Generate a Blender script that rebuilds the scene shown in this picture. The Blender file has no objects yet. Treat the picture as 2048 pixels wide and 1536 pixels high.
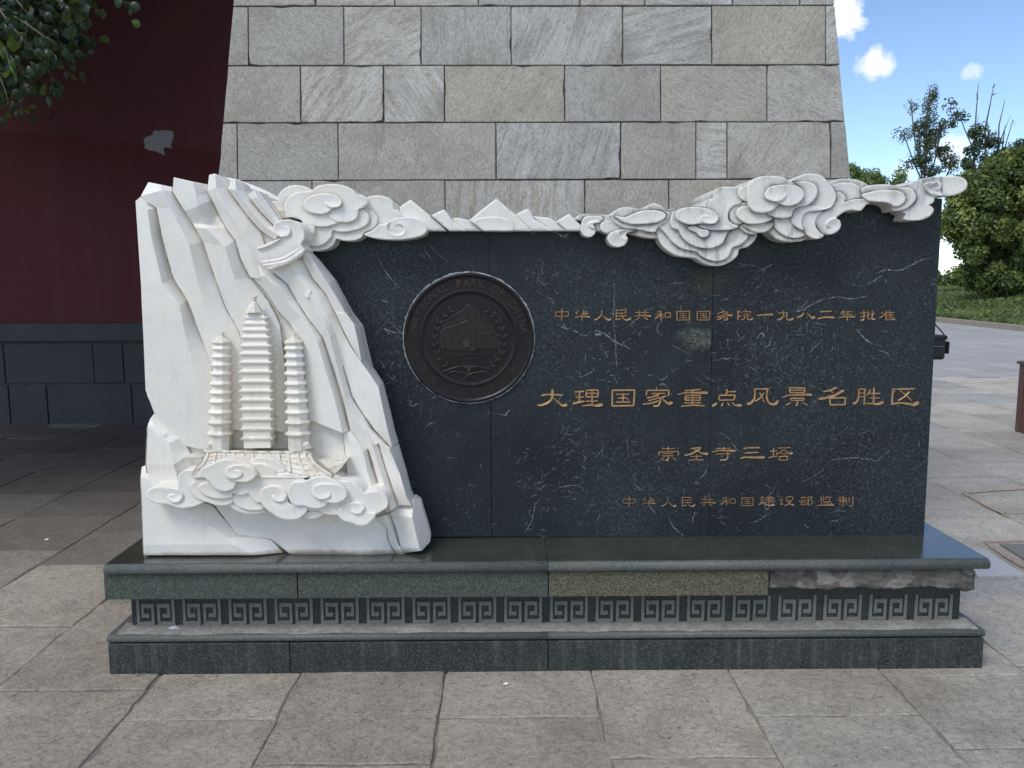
import bpy, math, random, bmesh
import numpy as np
from mathutils import Vector, Matrix
from mathutils.geometry import delaunay_2d_cdt

random.seed(7); rng = np.random.default_rng(7)
sc = bpy.context.scene
COL = sc.collection
R = math.radians

# ------------------------------------------------------------------ camera
CAM = Vector((0, 0, 1.5)); FPX = 1640.0
YAW, PIT, ROLL = R(0.42), R(7.33), R(0.22)
_f = Vector((math.sin(YAW)*math.cos(PIT), math.cos(YAW)*math.cos(PIT), -math.sin(PIT)))
_r0 = Vector((math.cos(YAW), -math.sin(YAW), 0)); _u0 = _r0.cross(_f)
_r = _r0*math.cos(ROLL) - _u0*math.sin(ROLL)
_u = _u0*math.cos(ROLL) + _r0*math.sin(ROLL)
cd = bpy.data.cameras.new("camera"); cam = bpy.data.objects.new("camera", cd); COL.objects.link(cam)
cam.matrix_world = Matrix(((_r.x, _u.x, -_f.x, CAM.x), (_r.y, _u.y, -_f.y, CAM.y), (_r.z, _u.z, -_f.z, CAM.z), (0, 0, 0, 1)))
cd.sensor_width = 36.0; cd.lens = 36.0*FPX/2048.0; cd.clip_start = 0.05; cd.clip_end = 2000
sc.camera = cam

def ray(px, py):
    return _f + _r*((px-1024.0)/FPX) - _u*((py-768.0)/FPX)
def P(px, py, Y):                       # the point of the plane y = Y seen at a photo pixel
    d = ray(px, py); return CAM + d*(Y/d.y)
def G(px, py, z=0.0):                   # the point of the plane z = z seen at a photo pixel
    d = ray(px, py); return CAM + d*((z-CAM.z)/d.z)
def PN(px, py, p0, n):
    d = ray(px, py); return CAM + d*((p0-CAM).dot(n)/d.dot(n))

# ------------------------------------------------------------------ light
SUN_EL, SUN_AZ = R(52), R(222)          # azimuth clockwise from +Y: from behind and to the left of the camera
sdir = Vector((math.sin(SUN_AZ)*math.cos(SUN_EL), math.cos(SUN_AZ)*math.cos(SUN_EL), math.sin(SUN_EL)))
sl = bpy.data.lights.new("sun", 'SUN'); so = bpy.data.objects.new("sun", sl); COL.objects.link(so)
sl.energy = 1.9; sl.angle = R(24); sl.color = (1.0, 0.95, 0.88)
so.rotation_euler = sdir.to_track_quat('Z', 'Y').to_euler()
sc.view_settings.view_transform = 'Standard'; sc.view_settings.look = 'None'
sc.view_settings.gamma = 1.0; sc.view_settings.use_curve_mapping = False
sc.view_settings.exposure = 0.08

# ------------------------------------------------------------------ node helper
class N:
    def __init__(s, mat):
        s.nt = mat.node_tree; s.nt.nodes.clear()
    def n(s, t, **kw):
        nd = s.nt.nodes.new(t); ins = kw.pop('ins', {})
        for k, v in kw.items(): setattr(nd, k, v)
        for k, v in ins.items():
            if isinstance(v, bpy.types.NodeSocket): s.nt.links.new(v, nd.inputs[k])
            else: nd.inputs[k].default_value = v
        return nd
    def link(s, a, b): s.nt.links.new(a, b)
    def noise(s, vec, scale, detail=4, rough=0.55, dist=0.0):
        return s.n('ShaderNodeTexNoise', ins={'Vector': vec, 'Scale': scale, 'Detail': detail, 'Roughness': rough, 'Distortion': dist}).outputs[0]
    def ramp(s, fac, stops, interp='LINEAR'):
        nd = s.n('ShaderNodeValToRGB'); cr = nd.color_ramp; cr.interpolation = interp
        while len(cr.elements) < len(stops): cr.elements.new(0.5)
        for e, (p, c) in zip(cr.elements, stops):
            e.position = p; e.color = (c, c, c, 1) if not hasattr(c, '__len__') else (*c, 1)
        s.link(fac, nd.inputs[0]); return nd.outputs[0]
    def mix(s, fac, a, b, blend='MIX'):
        nd = s.n('ShaderNodeMix', data_type='RGBA', blend_type=blend)
        for k, v in ((0, fac), (6, a), (7, b)):
            if isinstance(v, bpy.types.NodeSocket): s.link(v, nd.inputs[k])
            else: nd.inputs[k].default_value = v if not hasattr(v, '__len__') else (*v, 1)[:4]
        return nd.outputs[2]
    def m(s, op, a, b=0.0, c=0.0, clamp=False):
        nd = s.n('ShaderNodeMath', operation=op, use_clamp=clamp)
        for k, v in enumerate((a, b, c)):
            if isinstance(v, bpy.types.NodeSocket): s.link(v, nd.inputs[k])
            else: nd.inputs[k].default_value = v
        return nd.outputs[0]
    def vm(s, op, a, b=(0, 0, 0), scale=None):
        nd = s.n('ShaderNodeVectorMath', operation=op)
        for k, v in enumerate((a, b)):
            if isinstance(v, bpy.types.NodeSocket): s.link(v, nd.inputs[k])
            else: nd.inputs[k].default_value = v
        if scale is not None: nd.inputs['Scale'].default_value = scale
        return nd.outputs['Value' if op in ('DISTANCE', 'DOT_PRODUCT', 'LENGTH') else 'Vector']
    def out(s, color, rough=0.6, bump=None, bstr=0.3, bdist=0.01, metal=0.0, spec=0.5, extra=None):
        b = s.n('ShaderNodeBsdfPrincipled')
        for k, v in (('Base Color', color), ('Roughness', rough), ('Metallic', metal), ('Specular IOR Level', spec)):
            if isinstance(v, bpy.types.NodeSocket): s.link(v, b.inputs[k])
            else: b.inputs[k].default_value = (*v, 1) if hasattr(v, '__len__') else v
        if bump is not None:
            bp = s.n('ShaderNodeBump', ins={'Strength': bstr, 'Distance': bdist, 'Height': bump})
            s.link(bp.outputs[0], b.inputs['Normal'])
        for k, v in (extra or {}).items(): b.inputs[k].default_value = v
        o = s.n('ShaderNodeOutputMaterial'); s.link(b.outputs[0], o.inputs[0]); return b

# ------------------------------------------------------------------ world: sky with small fair-weather clouds in view and added cover beyond
w = bpy.data.worlds.new("World"); sc.world = w; w.use_nodes = True
W = N(w)
sky = W.n('ShaderNodeTexSky', sky_type='NISHITA', sun_disc=False, sun_elevation=SUN_EL, sun_rotation=SUN_AZ,
          altitude=1900, air_density=1.0, dust_density=0.5, ozone_density=1.0)
tc = W.n('ShaderNodeTexCoord').outputs['Generated']
fbm = W.noise(tc, 22, 7, 0.62, 0.3)
fbm2 = W.noise(tc, 60, 5, 0.6)
best = None
for (px, py, rad, st) in ((1680, 40, 0.024, 1.0), (1749, 131, 0.018, .9), (1942, 143, 0.010, .4), (1908, 298, 0.019, .6), (1805, 345, 0.014, .35),
                      (1200, -500, .2, 1.0), (300, -700, .25, .9), (2900, -100, .15, .9), (3300, 300, .12, .8), (-1200, -200, .2, .9)):
    d = ray(px, py).normalized()
    dist = W.vm('DISTANCE', tc, tuple(d))
    v = W.m('MULTIPLY', W.m('SUBTRACT', 1.0, W.m('DIVIDE', dist, rad)), 0.55)
    v = W.m('ADD', v, W.m('MULTIPLY', W.m('SUBTRACT', fbm, 0.5), 1.6))
    v = W.m('MULTIPLY', W.m('SMOOTH_MAX', W.m('MULTIPLY', v, 3.2), 0.0, 0.05, clamp=True), st)
    best = v if best is None else W.m('MAXIMUM', best, v)
gen = W.ramp(W.noise(tc, 3.1, 6, 0.6), [(0.46, 0.0), (0.62, 0.95)])  # wider cloud cover added out of view for whiter fill light
# the clear part of the sky to the right of the tower, as in the photograph
clear = W.ramp(W.vm('DISTANCE', tc, tuple(ray(1850, 250).normalized())), [(0.20, 0.0), (0.55, 1.0)])
best = W.m('MAXIMUM', best, W.m('MULTIPLY', gen, clear))
ccol = W.mix(fbm2, (6.9, 7.1, 7.4), (8.4, 8.4, 8.4))
skyc = W.mix(1.0, sky.outputs[0], (1.10, 1.16, 1.22), 'MULTIPLY')
col = W.mix(W.m('MULTIPLY', best, 0.96), skyc, ccol)
bg = W.n('ShaderNodeBackground', ins={'Color': col, 'Strength': 0.15})
W.link(bg.outputs[0], W.n('ShaderNodeOutputWorld').inputs[0])

# ------------------------------------------------------------------ object helpers
def new_mesh(name, verts, faces, mats, smooth=None, mi=None):
    me = bpy.data.meshes.new(name); me.from_pydata([tuple(v) for v in verts], [], faces)
    for m_ in (mats if isinstance(mats, (list, tuple)) else [mats]): me.materials.append(m_)
    if smooth is True: me.polygons.foreach_set('use_smooth', [True]*len(me.polygons))
    elif smooth is not None and smooth is not False: me.polygons.foreach_set('use_smooth', smooth)
    if mi is not None: me.polygons.foreach_set('material_index', mi)
    me.update(); return me
def put(name, me, parent=None, kind=None, color=None):
    o = bpy.data.objects.new(name, me); COL.objects.link(o)
    if parent is not None:
        o.parent = parent
        t = parent; mt = Vector((0, 0, 0))
        while t is not None: mt += t.location; t = t.parent
        o.matrix_parent_inverse = Matrix.Translation(-mt)
    if kind: o['kind'] = kind
    if color: o.color = color
    return o
def thing(name, label, cat, loc=(0, 0, 0), group=None):
    o = bpy.data.objects.new(name, None); COL.objects.link(o); o.location = loc; o.empty_display_size = 0.1
    o['label'] = label; o['category'] = cat
    if group: o['group'] = group
    return o
def tagm(o, label, cat, group=None):
    o['label'] = label; o['category'] = cat
    if group: o['group'] = group
    return o
def bevel(o, wd, seg=2, ang=30):
    b = o.modifiers.new('bevel', 'BEVEL'); b.width = wd; b.segments = seg; b.limit_method = 'ANGLE'; b.angle_limit = R(ang); b.harden_normals = False
    return o
def box_vf(x0, x1, y0, y1, z0, z1):
    v = [(x0, y0, z0), (x1, y0, z0), (x1, y1, z0), (x0, y1, z0), (x0, y0, z1), (x1, y0, z1), (x1, y1, z1), (x0, y1, z1)]
    f = [(0, 3, 2, 1), (4, 5, 6, 7), (0, 1, 5, 4), (1, 2, 6, 5), (2, 3, 7, 6), (3, 0, 4, 7)]
    return v, f
def box(name, x0, x1, y0, y1, z0, z1, mat, parent=None, bv=0.004, **kw):
    v, f = box_vf(x0, x1, y0, y1, z0, z1)
    o = put(name, new_mesh(name, v, f, mat), parent, **kw)
    if bv: bevel(o, bv)
    return o
class MB:
    def __init__(s): s.v = []; s.f = []
    def add(s, v, f):
        k = len(s.v); s.v += [tuple(a) for a in v]; s.f += [tuple(i+k for i in q) for q in f]; return s
    def box(s, *a): return s.add(*box_vf(*a))
    def tube(s, pts, rad, seg=8, cap=True):
        pts = [Vector(p) for p in pts]; n = len(pts); ring = []
        rad = rad if hasattr(rad, '__len__') else [rad]*n
        vs = []; fs = []
        for i, p in enumerate(pts):
            t = (pts[min(i+1, n-1)] - pts[max(i-1, 0)]).normalized()
            a = t.cross(Vector((0.13, 0.21, 1)) if abs(t.z) < .9 else Vector((1, 0, 0))).normalized(); b = t.cross(a)
            for k in range(seg):
                an = 2*math.pi*k/seg; vs.append(p + (a*math.cos(an)+b*math.sin(an))*rad[i])
        for i in range(n-1):
            for k in range(seg):
                fs.append((i*seg+k, i*seg+(k+1) % seg, (i+1)*seg+(k+1) % seg, (i+1)*seg+k))
        if cap: fs += [tuple(range(seg))[::-1], tuple(range((n-1)*seg, n*seg))]
        return s.add(vs, fs)
    def build(s, name, mat, parent=None, smooth=None, **kw):
        return put(name, new_mesh(name, s.v, s.f, mat, smooth), parent, **kw)

def catmull(pts, closed=True, step=2.5):
    n = len(pts); out = []
    rngi = range(n) if closed else range(n-1)
    for i in rngi:
        if closed: p0, p1, p2, p3 = pts[i-1], pts[i], pts[(i+1) % n], pts[(i+2) % n]
        else: p0, p1, p2, p3 = pts[max(i-1, 0)], pts[i], pts[i+1], pts[min(i+2, n-1)]
        L = math.hypot(p2[0]-p1[0], p2[1]-p1[1])
        if L < 1e-6: continue
        k = max(1, int(math.ceil(L/step)))
        for j in range(k):
            t = j/k; t2 = t*t; t3 = t2*t
            out.append(tuple(0.5*((2*p1[a]) + (-p0[a]+p2[a])*t + (2*p0[a]-5*p1[a]+4*p2[a]-p3[a])*t2 + (-p0[a]+3*p1[a]-3*p2[a]+p3[a])*t3) for a in range(len(p1))))
    if not closed: out.append(tuple(pts[-1]))
    return out
def seg_dist(q, poly, closed):
    q = np.asarray(q, float); a = np.asarray(poly, float)
    b = np.roll(a, -1, axis=0) if closed else a[1:]
    if not closed: a = a[:-1]
    ab = b-a; L2 = (ab**2).sum(1)+1e-12
    best = np.full(len(q), 1e9); side = np.zeros(len(q)); tt = np.zeros(len(q))
    for i in range(len(a)):
        w_ = q-a[i]; t = np.clip((w_*ab[i]).sum(1)/L2[i], 0, 1)
        d = np.hypot(*(w_-t[:, None]*ab[i]).T)
        m_ = d < best
        cr = ab[i, 0]*w_[:, 1]-ab[i, 1]*w_[:, 0]
        best[m_] = d[m_]; side[m_] = np.sign(cr[m_]); tt[m_] = (i+t[m_])/len(a)
    return best, side, tt
def inside(q, poly):
    q = np.asarray(q, float); a = np.asarray(poly, float); b = np.roll(a, -1, axis=0)
    c = np.zeros(len(q), bool)
    for (x0, y0), (x1, y1) in zip(a, b):
        if y0 == y1: continue
        k = ((y0 > q[:, 1]) != (y1 > q[:, 1])) & (q[:, 0] < (x1-x0)*(q[:, 1]-y0)/(y1-y0)+x0)
        c ^= k
    return c

def plate(name, pts, Yf, Yb, mat, parent, carve=(), dish=0.005, over=(), smooth=True, grid=3.6, rim=1.15, grime=1.0, gw=4.0, dishw=7.0):
    """pts: closed outline in photo pixels; builds a carved marble plate with its own thickness at depth Yf."""
    out = catmull(pts, True, 2.6) if smooth else [p for i in range(len(pts)) for p in
          [tuple(pts[i][a]+(pts[(i+1) % len(pts)][a]-pts[i][a])*k/4 for a in (0, 1)) for k in range(4)]]
    o = np.array(out); n = len(o)
    area = 0.5*np.sum(o[:, 0]*np.roll(o[:, 1], -1)-np.roll(o[:, 0], -1)*o[:, 1])
    if area < 0: o = o[::-1].copy()
    tg = np.roll(o, -1, 0)-np.roll(o, 1, 0); tg /= (np.hypot(*tg.T)[:, None]+1e-9)
    nrm = np.stack([-tg[:, 1], tg[:, 0]], 1)
    cand = [o+nrm*rim]
    lo, hi = o.min(0), o.max(0)
    gx, gy = np.meshgrid(np.arange(lo[0], hi[0], grid), np.arange(lo[1], hi[1], grid))
    gx = gx + (np.arange(gx.shape[0]) % 2)[:, None]*grid*.5
    gp = np.stack([gx.ravel(), gy.ravel()], 1)
    cl = []
    for c in carve:
        line = np.array(catmull(c['pts'], False, 2.0)); t_ = np.gradient(line, axis=0); t_ /= (np.hypot(*t_.T)[:, None]+1e-9)
        nn = np.stack([-t_[:, 1], t_[:, 0]], 1)
        cl.append((line, c)); cand += [line+nn*.45, line-nn*.45, line+nn*2.2, line-nn*2.2]
    for ot in over:
        oo = np.array(ot); tq = np.roll(oo, -1, 0)-np.roll(oo, 1, 0); tq /= (np.hypot(*tq.T)[:, None]+1e-9); nq = np.stack([tq[:, 1], -tq[:, 0]], 1)
        for k_ in (.4, -.4, 2.6, -2.6): cand.append(oo+nq*k_)
    keep = inside(gp, o); gp = gp[keep]
    d, _, _ = seg_dist(gp, o, True); gp = gp[d > rim*1.6]
    for line, c in cl:
        if len(gp):
            d, _, _ = seg_dist(gp, line, False); gp = gp[d > 2.9]
    q = np.concatenate(cand); q = q[inside(q, o)]
    d, _, _ = seg_dist(q, o, True); q = q[d > rim*.72]
    allp = np.concatenate([o, q, gp])
    vs, es, fs, ov, oe, of = delaunay_2d_cdt([Vector(p) for p in allp], [], [list(range(n))], 1, 1e-3)
    v2 = np.array([tuple(v) for v in vs])
    d, _, _ = seg_dist(v2, o, True)
    h = -0.0026*np.clip(1-d/rim, 0, 1)**1.5 - dish*(1-np.exp(-np.maximum(d-rim, 0)/dishw))
    for line, c in cl:
        dd, sd, tt = seg_dist(v2, line, False)
        fade = np.clip((1-tt)/0.25, 0, 1)*np.clip(tt/0.06+.3, 0, 1)
        amp = c.get('amp', 0.0055)*fade
        h += np.where(sd*c.get('s', 1) > 0, 1.0, -0.55)*amp*np.exp(-dd/c.get('w', 7.0))*np.clip(dd/.6, 0, 1)
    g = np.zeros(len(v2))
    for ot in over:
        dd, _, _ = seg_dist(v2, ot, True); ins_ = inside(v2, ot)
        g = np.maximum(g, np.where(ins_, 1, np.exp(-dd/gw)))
    verts = [P(x, y, Yf-hh) for (x, y), hh in zip(v2, h)]
    faces = []; cnt = {}
    for f in fs:
        a, b, c = f[0], f[1], f[2]
        ar = (v2[b, 0]-v2[a, 0])*(v2[c, 1]-v2[a, 1])-(v2[c, 0]-v2[a, 0])*(v2[b, 1]-v2[a, 1])
        f = (a, c, b) if ar < 0 else (a, b, c)
        faces.append(f)                                     # y down on the photo, so this faces the camera
        for i in range(3):
            e = (f[i], f[(i+1) % 3]); cnt[tuple(sorted(e))] = cnt.get(tuple(sorted(e)), []) + [e]
    nf = len(faces); gv = list(g*grime); dup = {}; bk = {}
    for k, es_ in cnt.items():
        if len(es_) == 1:
            a, b = es_[0]
            for v in (a, b):
                if v not in dup:
                    dup[v] = len(verts); verts.append(verts[v].copy()); gv.append(0.0)
                    bk[v] = len(verts); p = verts[v].copy(); p.y = Yb; verts.append(p); gv.append(0.25*grime)
            faces.append((dup[b], dup[a], bk[a], bk[b]))
    me = new_mesh(name, verts, faces, mat, True)
    at = me.attributes.new('grime', 'FLOAT', 'POINT'); at.data.foreach_set('value', [float(x) for x in gv])
    bm = bmesh.new(); bm.from_mesh(me); bmesh.ops.recalc_face_normals(bm, faces=bm.faces)
    bm.faces.ensure_lookup_table()
    if bm.faces[0].normal.y > 0: bmesh.ops.reverse_faces(bm, faces=bm.faces)
    bm.to_mesh(me); bm.free()
    return put(name, me, parent)

def rows_strip(name, rows, org, Y0, Yb, mat, parent, bv=0.0035):
    """rows of (x, y, depth in mm) points -> faceted block, sides carried back to Yb"""
    ox, oy, s = org; k = len(rows[0]); verts = []; faces = []
    sub_ = []
    for i in range(len(rows)-1):
        span = max(abs(rows[i+1][1][1]-rows[i][1][1])/s, 1); n_ = max(1, min(9, int(span/9)))
        for j in range(n_):
            t = j/n_; te = t
            a, b = rows[i], rows[i+1]; z0 = rows[max(i-1, 0)]; z1 = rows[min(i+2, len(rows)-1)]
            def ci(q0, q1, q2, q3):      # eased in depth, nearly straight on the face
                m1, m2 = (q2-q0)*.25, (q3-q1)*.25; t2, t3 = t*t, t*t*t
                return (2*t3-3*t2+1)*q1+(t3-2*t2+t)*m1+(-2*t3+3*t2)*q2+(t3-t2)*m2
            row = []
            for c_ in range(k):
                x = a[c_][0]+(b[c_][0]-a[c_][0])*t; y = a[c_][1]+(b[c_][1]-a[c_][1])*t
                d = a[c_][2]+(b[c_][2]-a[c_][2])*t + (rng.normal(0, .12) if j else 0)
                row.append((x, y, d))
            sub_.append(row)
    sub_.append(rows[-1]); rows = sub_
    for r_ in rows:
        for (x, y, d) in r_: verts.append(P(ox+x/s, oy+y/s, Y0+d*0.0015))
    for i in range(len(rows)-1):
        for j in range(k-1):
            a = i*k+j; faces.append((a, a+k, a+k+1, a+1))
    per = [j for j in range(k)] + [i*k+k-1 for i in range(1, len(rows))] + [(len(rows)-1)*k+j for j in range(k-2, -1, -1)] + [i*k for i in range(len(rows)-2, 0, -1)]
    b0 = len(verts)
    for v in per: p = verts[v].copy(); p.y = Yb; verts.append(p)
    m_ = len(per)
    for i in range(m_):
        faces.append((per[i], per[(i+1) % m_], b0+(i+1) % m_, b0+i))
    me = new_mesh(name, verts, faces, mat)
    at = me.attributes.new('grime', 'FLOAT', 'POINT'); at.data.foreach_set('value', [0.0]*b0+[1.0]*m_)
    bm = bmesh.new(); bm.from_mesh(me); bmesh.ops.remove_doubles(bm, verts=bm.verts, dist=0.0004)
    bmesh.ops.recalc_face_normals(bm, faces=bm.faces)
    for f in bm.faces: f.smooth = True
    for e in bm.edges:
        if len(e.link_faces) == 2 and e.calc_face_angle(0) > R(8): e.smooth = False
    bm.to_mesh(me); bm.free()
    o = put(name, me, parent)
    if bv: bevel(o, bv*.5, 2, 12)
    return o
# ------------------------------------------------------------------ materials
def mat(name):
    m_ = bpy.data.materials.new(name); m_.use_nodes = True; return m_, N(m_)
def marble(name, dirty):
    m_, n = mat(name); oc = n.n('ShaderNodeTexCoord').outputs['Object']
    v1 = n.noise(oc, 3.2, 6, .6, 1.2); v2 = n.noise(oc, 11, 5, .6, .6); v3 = n.noise(oc, 160, 3, .6)
    c = n.mix(n.ramp(v1, [(.38, 0), (.66, 1)]), (.85, .81, .735), (.79, .775, .735))
    c = n.mix(n.m('MULTIPLY', n.ramp(v2, [(.465, 0), (.5, .8), (.535, 0)]), .19), c, (.5, .52, .56))
    c = n.mix(n.m('MULTIPLY', n.ramp(n.noise(oc, 6, 5, .7, .4), [(.56, 0), (.75, 1)]), .45), c, (.74, .66, .50))
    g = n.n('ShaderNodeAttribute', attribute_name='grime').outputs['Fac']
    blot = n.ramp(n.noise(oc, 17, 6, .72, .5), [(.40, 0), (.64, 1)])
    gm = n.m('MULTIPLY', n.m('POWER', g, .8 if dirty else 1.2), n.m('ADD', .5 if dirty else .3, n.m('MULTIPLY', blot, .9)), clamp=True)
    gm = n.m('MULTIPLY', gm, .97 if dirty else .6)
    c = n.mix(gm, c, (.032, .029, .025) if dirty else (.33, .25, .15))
    if not dirty:
        pgc = P(505, 800, 3.1); sp_ = n.n('ShaderNodeSeparateXYZ', ins={0: oc}); ax = n.m('SUBTRACT', sp_.outputs['X'], pgc.x); az = n.m('MULTIPLY', n.m('SUBTRACT', sp_.outputs['Z'], pgc.z-.03), .62)
        rr_ = n.m('ADD', n.m('SQRT', n.m('ADD', n.m('MULTIPLY', ax, ax), n.m('MULTIPLY', az, az))), n.m('MULTIPLY', n.m('SUBTRACT', n.noise(oc, 9, 5, .7), .5), .30))
        c = n.mix(n.ramp(rr_, [(.05, .42), (.27, 0)]), c, (.80, .70, .53))       # rain-washed rust and dust staining on the pagodas
        st2 = n.n('ShaderNodeMapping', ins={'Vector': oc, 'Scale': (26, 26, 3)}).outputs[0]
        c = n.mix(n.m('MULTIPLY', n.ramp(n.noise(st2, 1, 5, .7), [(.56, 0), (.74, 1)]), .22), c, (.45, .42, .36))
    if dirty:
        st = n.n('ShaderNodeMapping', ins={'Vector': oc, 'Scale': (22, 22, 7)}).outputs[0]
        sm = n.ramp(n.noise(st, 1.0, 6, .7, .6), [(.47, 0), (.66, 1)])
        big = n.ramp(n.noise(oc, 5.5, 3, .5), [(.46, 0), (.62, 1)])
        c = n.mix(n.m('MULTIPLY', n.m('MULTIPLY', sm, big), .85), c, (.13, .125, .115))
        c = n.mix(n.m('MULTIPLY', n.ramp(v3, [(.4, 0), (.7, 1)]), .16), c, (.38, .36, .32))
    else:
        sp = n.ramp(n.noise(oc, 45, 4, .7), [(.66, 0), (.72, 1)])
        c = n.mix(n.m('MULTIPLY', sp, .18), c, (.42, .38, .32))
        sep = n.n('ShaderNodeSeparateXYZ', ins={0: oc})
        low = n.m('MULTIPLY', n.ramp(n.m('ADD', sep.outputs['Z'], n.m('MULTIPLY', v2, .03)), [(.447+.012, 1), (.447+.03, 0)]), .8)
        c = n.mix(low, c, (.16, .12, .07))
    n.out(c, .42 if not dirty else .55, n.m('ADD', v3, n.m('MULTIPLY', v2, 2)), .12, .002, spec=.4, extra={'Subsurface Weight': 0.0})
    return m_
M = {}
M['marble'] = marble('white_marble', False)
M['marble_dirty'] = marble('weathered_marble', True)

m_, n = mat('roof_marble'); oc = n.n('ShaderNodeTexCoord').outputs['Object']
c = n.mix(n.ramp(n.noise(oc, 30, 5, .7), [(.35, 0), (.7, 1)]), (.78, .755, .69), (.60, .53, .41))
n.out(c, .6, n.noise(oc, 120, 4, .6), .3, .003); M['marble_old'] = m_

m_, n = mat('dark_serpentine'); oc = n.n('ShaderNodeTexCoord').outputs['Object']
big = n.noise(oc, 2.6, 5, .6, .4); mid = n.noise(oc, 55, 6, .75, .8)
warp = n.n('ShaderNodeTexNoise', ins={'Vector': oc, 'Scale': 9.0, 'Detail': 4.0}).outputs['Color']
wv = n.vm('ADD', oc, n.vm('SCALE', warp, scale=.05))
c = n.mix(n.ramp(big, [(.35, 0), (.7, 1)]), (.012, .0145, .020), (.021, .029, .034))
sep = n.n('ShaderNodeSeparateXYZ', ins={0: oc})
zone = n.ramp(n.m('ADD', n.m('MULTIPLY', n.noise(oc, 1.7, 3, .5), 1.0), n.m('MULTIPLY', sep.outputs['X'], .07)), [(.42, .25), (.62, 1)])
fl = n.ramp(n.noise(n.vm('ADD', oc, n.vm('SCALE', warp, scale=.02)), 90, 6, .8), [(.49, 0), (.64, 1)])
c = n.mix(n.m('MULTIPLY', n.m('MULTIPLY', fl, zone), .6), c, (.10, .135, .135))
sp = n.ramp(n.noise(oc, 210, 3, .6), [(.64, 0), (.74, 1)])
sp2 = n.ramp(n.noise(oc, 34, 4, .65), [(.42, .1), (.66, 1)])
c = n.mix(n.m('MULTIPLY', n.m('MULTIPLY', sp, sp2), .8), c, (.30, .36, .37))
# short broken veins: zero crossings of a warped noise, kept only in patches
vn = n.m('ABSOLUTE', n.m('SUBTRACT', n.noise(wv, 3.3, 2, .5, 1.0), .5))
vein = n.ramp(vn, [(.0, 1), (.0035, 0)])
keep = n.ramp(n.noise(oc, 7.5, 4, .7), [(.55, 0), (.63, 1)])
c = n.mix(n.m('MULTIPLY', n.m('MULTIPLY', vein, keep), .8), c, (.33, .38, .37))
vn = n.m('ABSOLUTE', n.m('SUBTRACT', n.noise(n.vm('ADD', wv, (3.1, 7.7, 1.9)), 8.5, 2, .5, 1.5), .5))
keep = n.ramp(n.noise(oc, 13, 4, .7), [(.58, 0), (.66, 1)])
c = n.mix(n.m('MULTIPLY', n.m('MULTIPLY', n.ramp(vn, [(.0, 1), (.007, 0)]), keep), .6), c, (.2, .26, .27))
# the pale green mottled patch of the slab, left of its right hand joint
pc = P(1398, 676, 3.29); dx = n.m('MULTIPLY', n.m('SUBTRACT', sep.outputs['X'], pc.x), .55); dz = n.m('SUBTRACT', sep.outputs['Z'], pc.z)
rr = n.m('SQRT', n.m('ADD', n.m('MULTIPLY', dx, dx), n.m('MULTIPLY', dz, dz)))
rr = n.m('ADD', rr, n.m('MULTIPLY', n.m('SUBTRACT', n.noise(oc, 22, 4, .7), .5), .08))
pm = n.m('MULTIPLY', n.ramp(rr, [(.012, 1), (.055, 0)]), n.ramp(n.noise(oc, 120, 4, .75), [(.40, 0), (.6, 1)]))
xcut = n.m('LESS_THAN', sep.outputs['X'], P(1421, 676, 3.29).x)
c = n.mix(n.m('MULTIPLY', n.m('MULTIPLY', pm, xcut), .6), c, (.27, .30, .23))
# brown water stain that runs down from the clouds
pc2 = P(1420, 566, 3.29)
dx = n.m('MULTIPLY', n.m('SUBTRACT', sep.outputs['X'], pc2.x), .45); dz = n.m('SUBTRACT', sep.outputs['Z'], pc2.z)
rr = n.m('ADD', n.m('SQRT', n.m('ADD', n.m('MULTIPLY', dx, dx), n.m('MULTIPLY', dz, dz))), n.m('MULTIPLY', n.m('SUBTRACT', n.noise(oc, 14, 4, .7), .5), .1))
c = n.mix(n.m('MULTIPLY', n.ramp(rr, [(.01, 1), (.06, 0)]), .35), c, (.10, .085, .05))
n.out(c, n.ramp(mid, [(.3, .34), (.7, .52)]), mid, .05, .002, spec=.25); M['serp'] = m_

def granite(name, c0, c1, c2, rough, sc_=230, amt=.6, dirt=(.2, .19, .16), dirtamt=.0, streak=False, spec=.5):
    m_, n = mat(name); oc = n.n('ShaderNodeTexCoord').outputs['Object']
    v = n.n('ShaderNodeTexVoronoi', ins={'Vector': oc, 'Scale': float(sc_)})
    a = n.noise(oc, sc_*.7, 3, .65); b = n.noise(oc, 5, 5, .65)
    c = n.mix(n.ramp(a, [(.40, 0), (.62, 1)]), c0, c1)
    c = n.mix(n.m('MULTIPLY', n.ramp(n.n('ShaderNodeSeparateColor', ins={0: v.outputs['Color']}).outputs[0], [(.80, 0), (.86, 1)]), amt), c, c2)
    if dirtamt:
        c = n.mix(n.m('MULTIPLY', n.ramp(b, [(.38, 0), (.68, 1)]), dirtamt), c, dirt)
    if streak:
        st = n.n('ShaderNodeMapping', ins={'Vector': oc, 'Scale': (30, 1, 1.2)}).outputs[0]
        c = n.mix(n.m('MULTIPLY', n.m('MULTIPLY', n.ramp(n.noise(st, 1, 5, .7), [(.5, 0), (.68, 1)]), n.ramp(b, [(.42, .15), (.6, 1)])), .55), c, (.17, .17, .15))
    rr = n.ramp(b, [(.3, rough), (.75, min(1, rough+.18))])
    n.out(c, rr, n.m('ADD', a, n.m('MULTIPLY', b, 1.5)), .12 if rough < .3 else .35, .002, spec=spec); return m_
M['gr_dark'] = granite('dark_green_granite', (.014, .020, .020), (.026, .034, .033), (.12, .14, .13), .33, 260, .6, (.075, .08, .078), .22, True)
M['gr_green'] = granite('flamed_green_granite', (.030, .038, .033), (.075, .092, .078), (.15, .17, .15), .7, 210, .5, (.10, .11, .10), .2)
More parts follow.
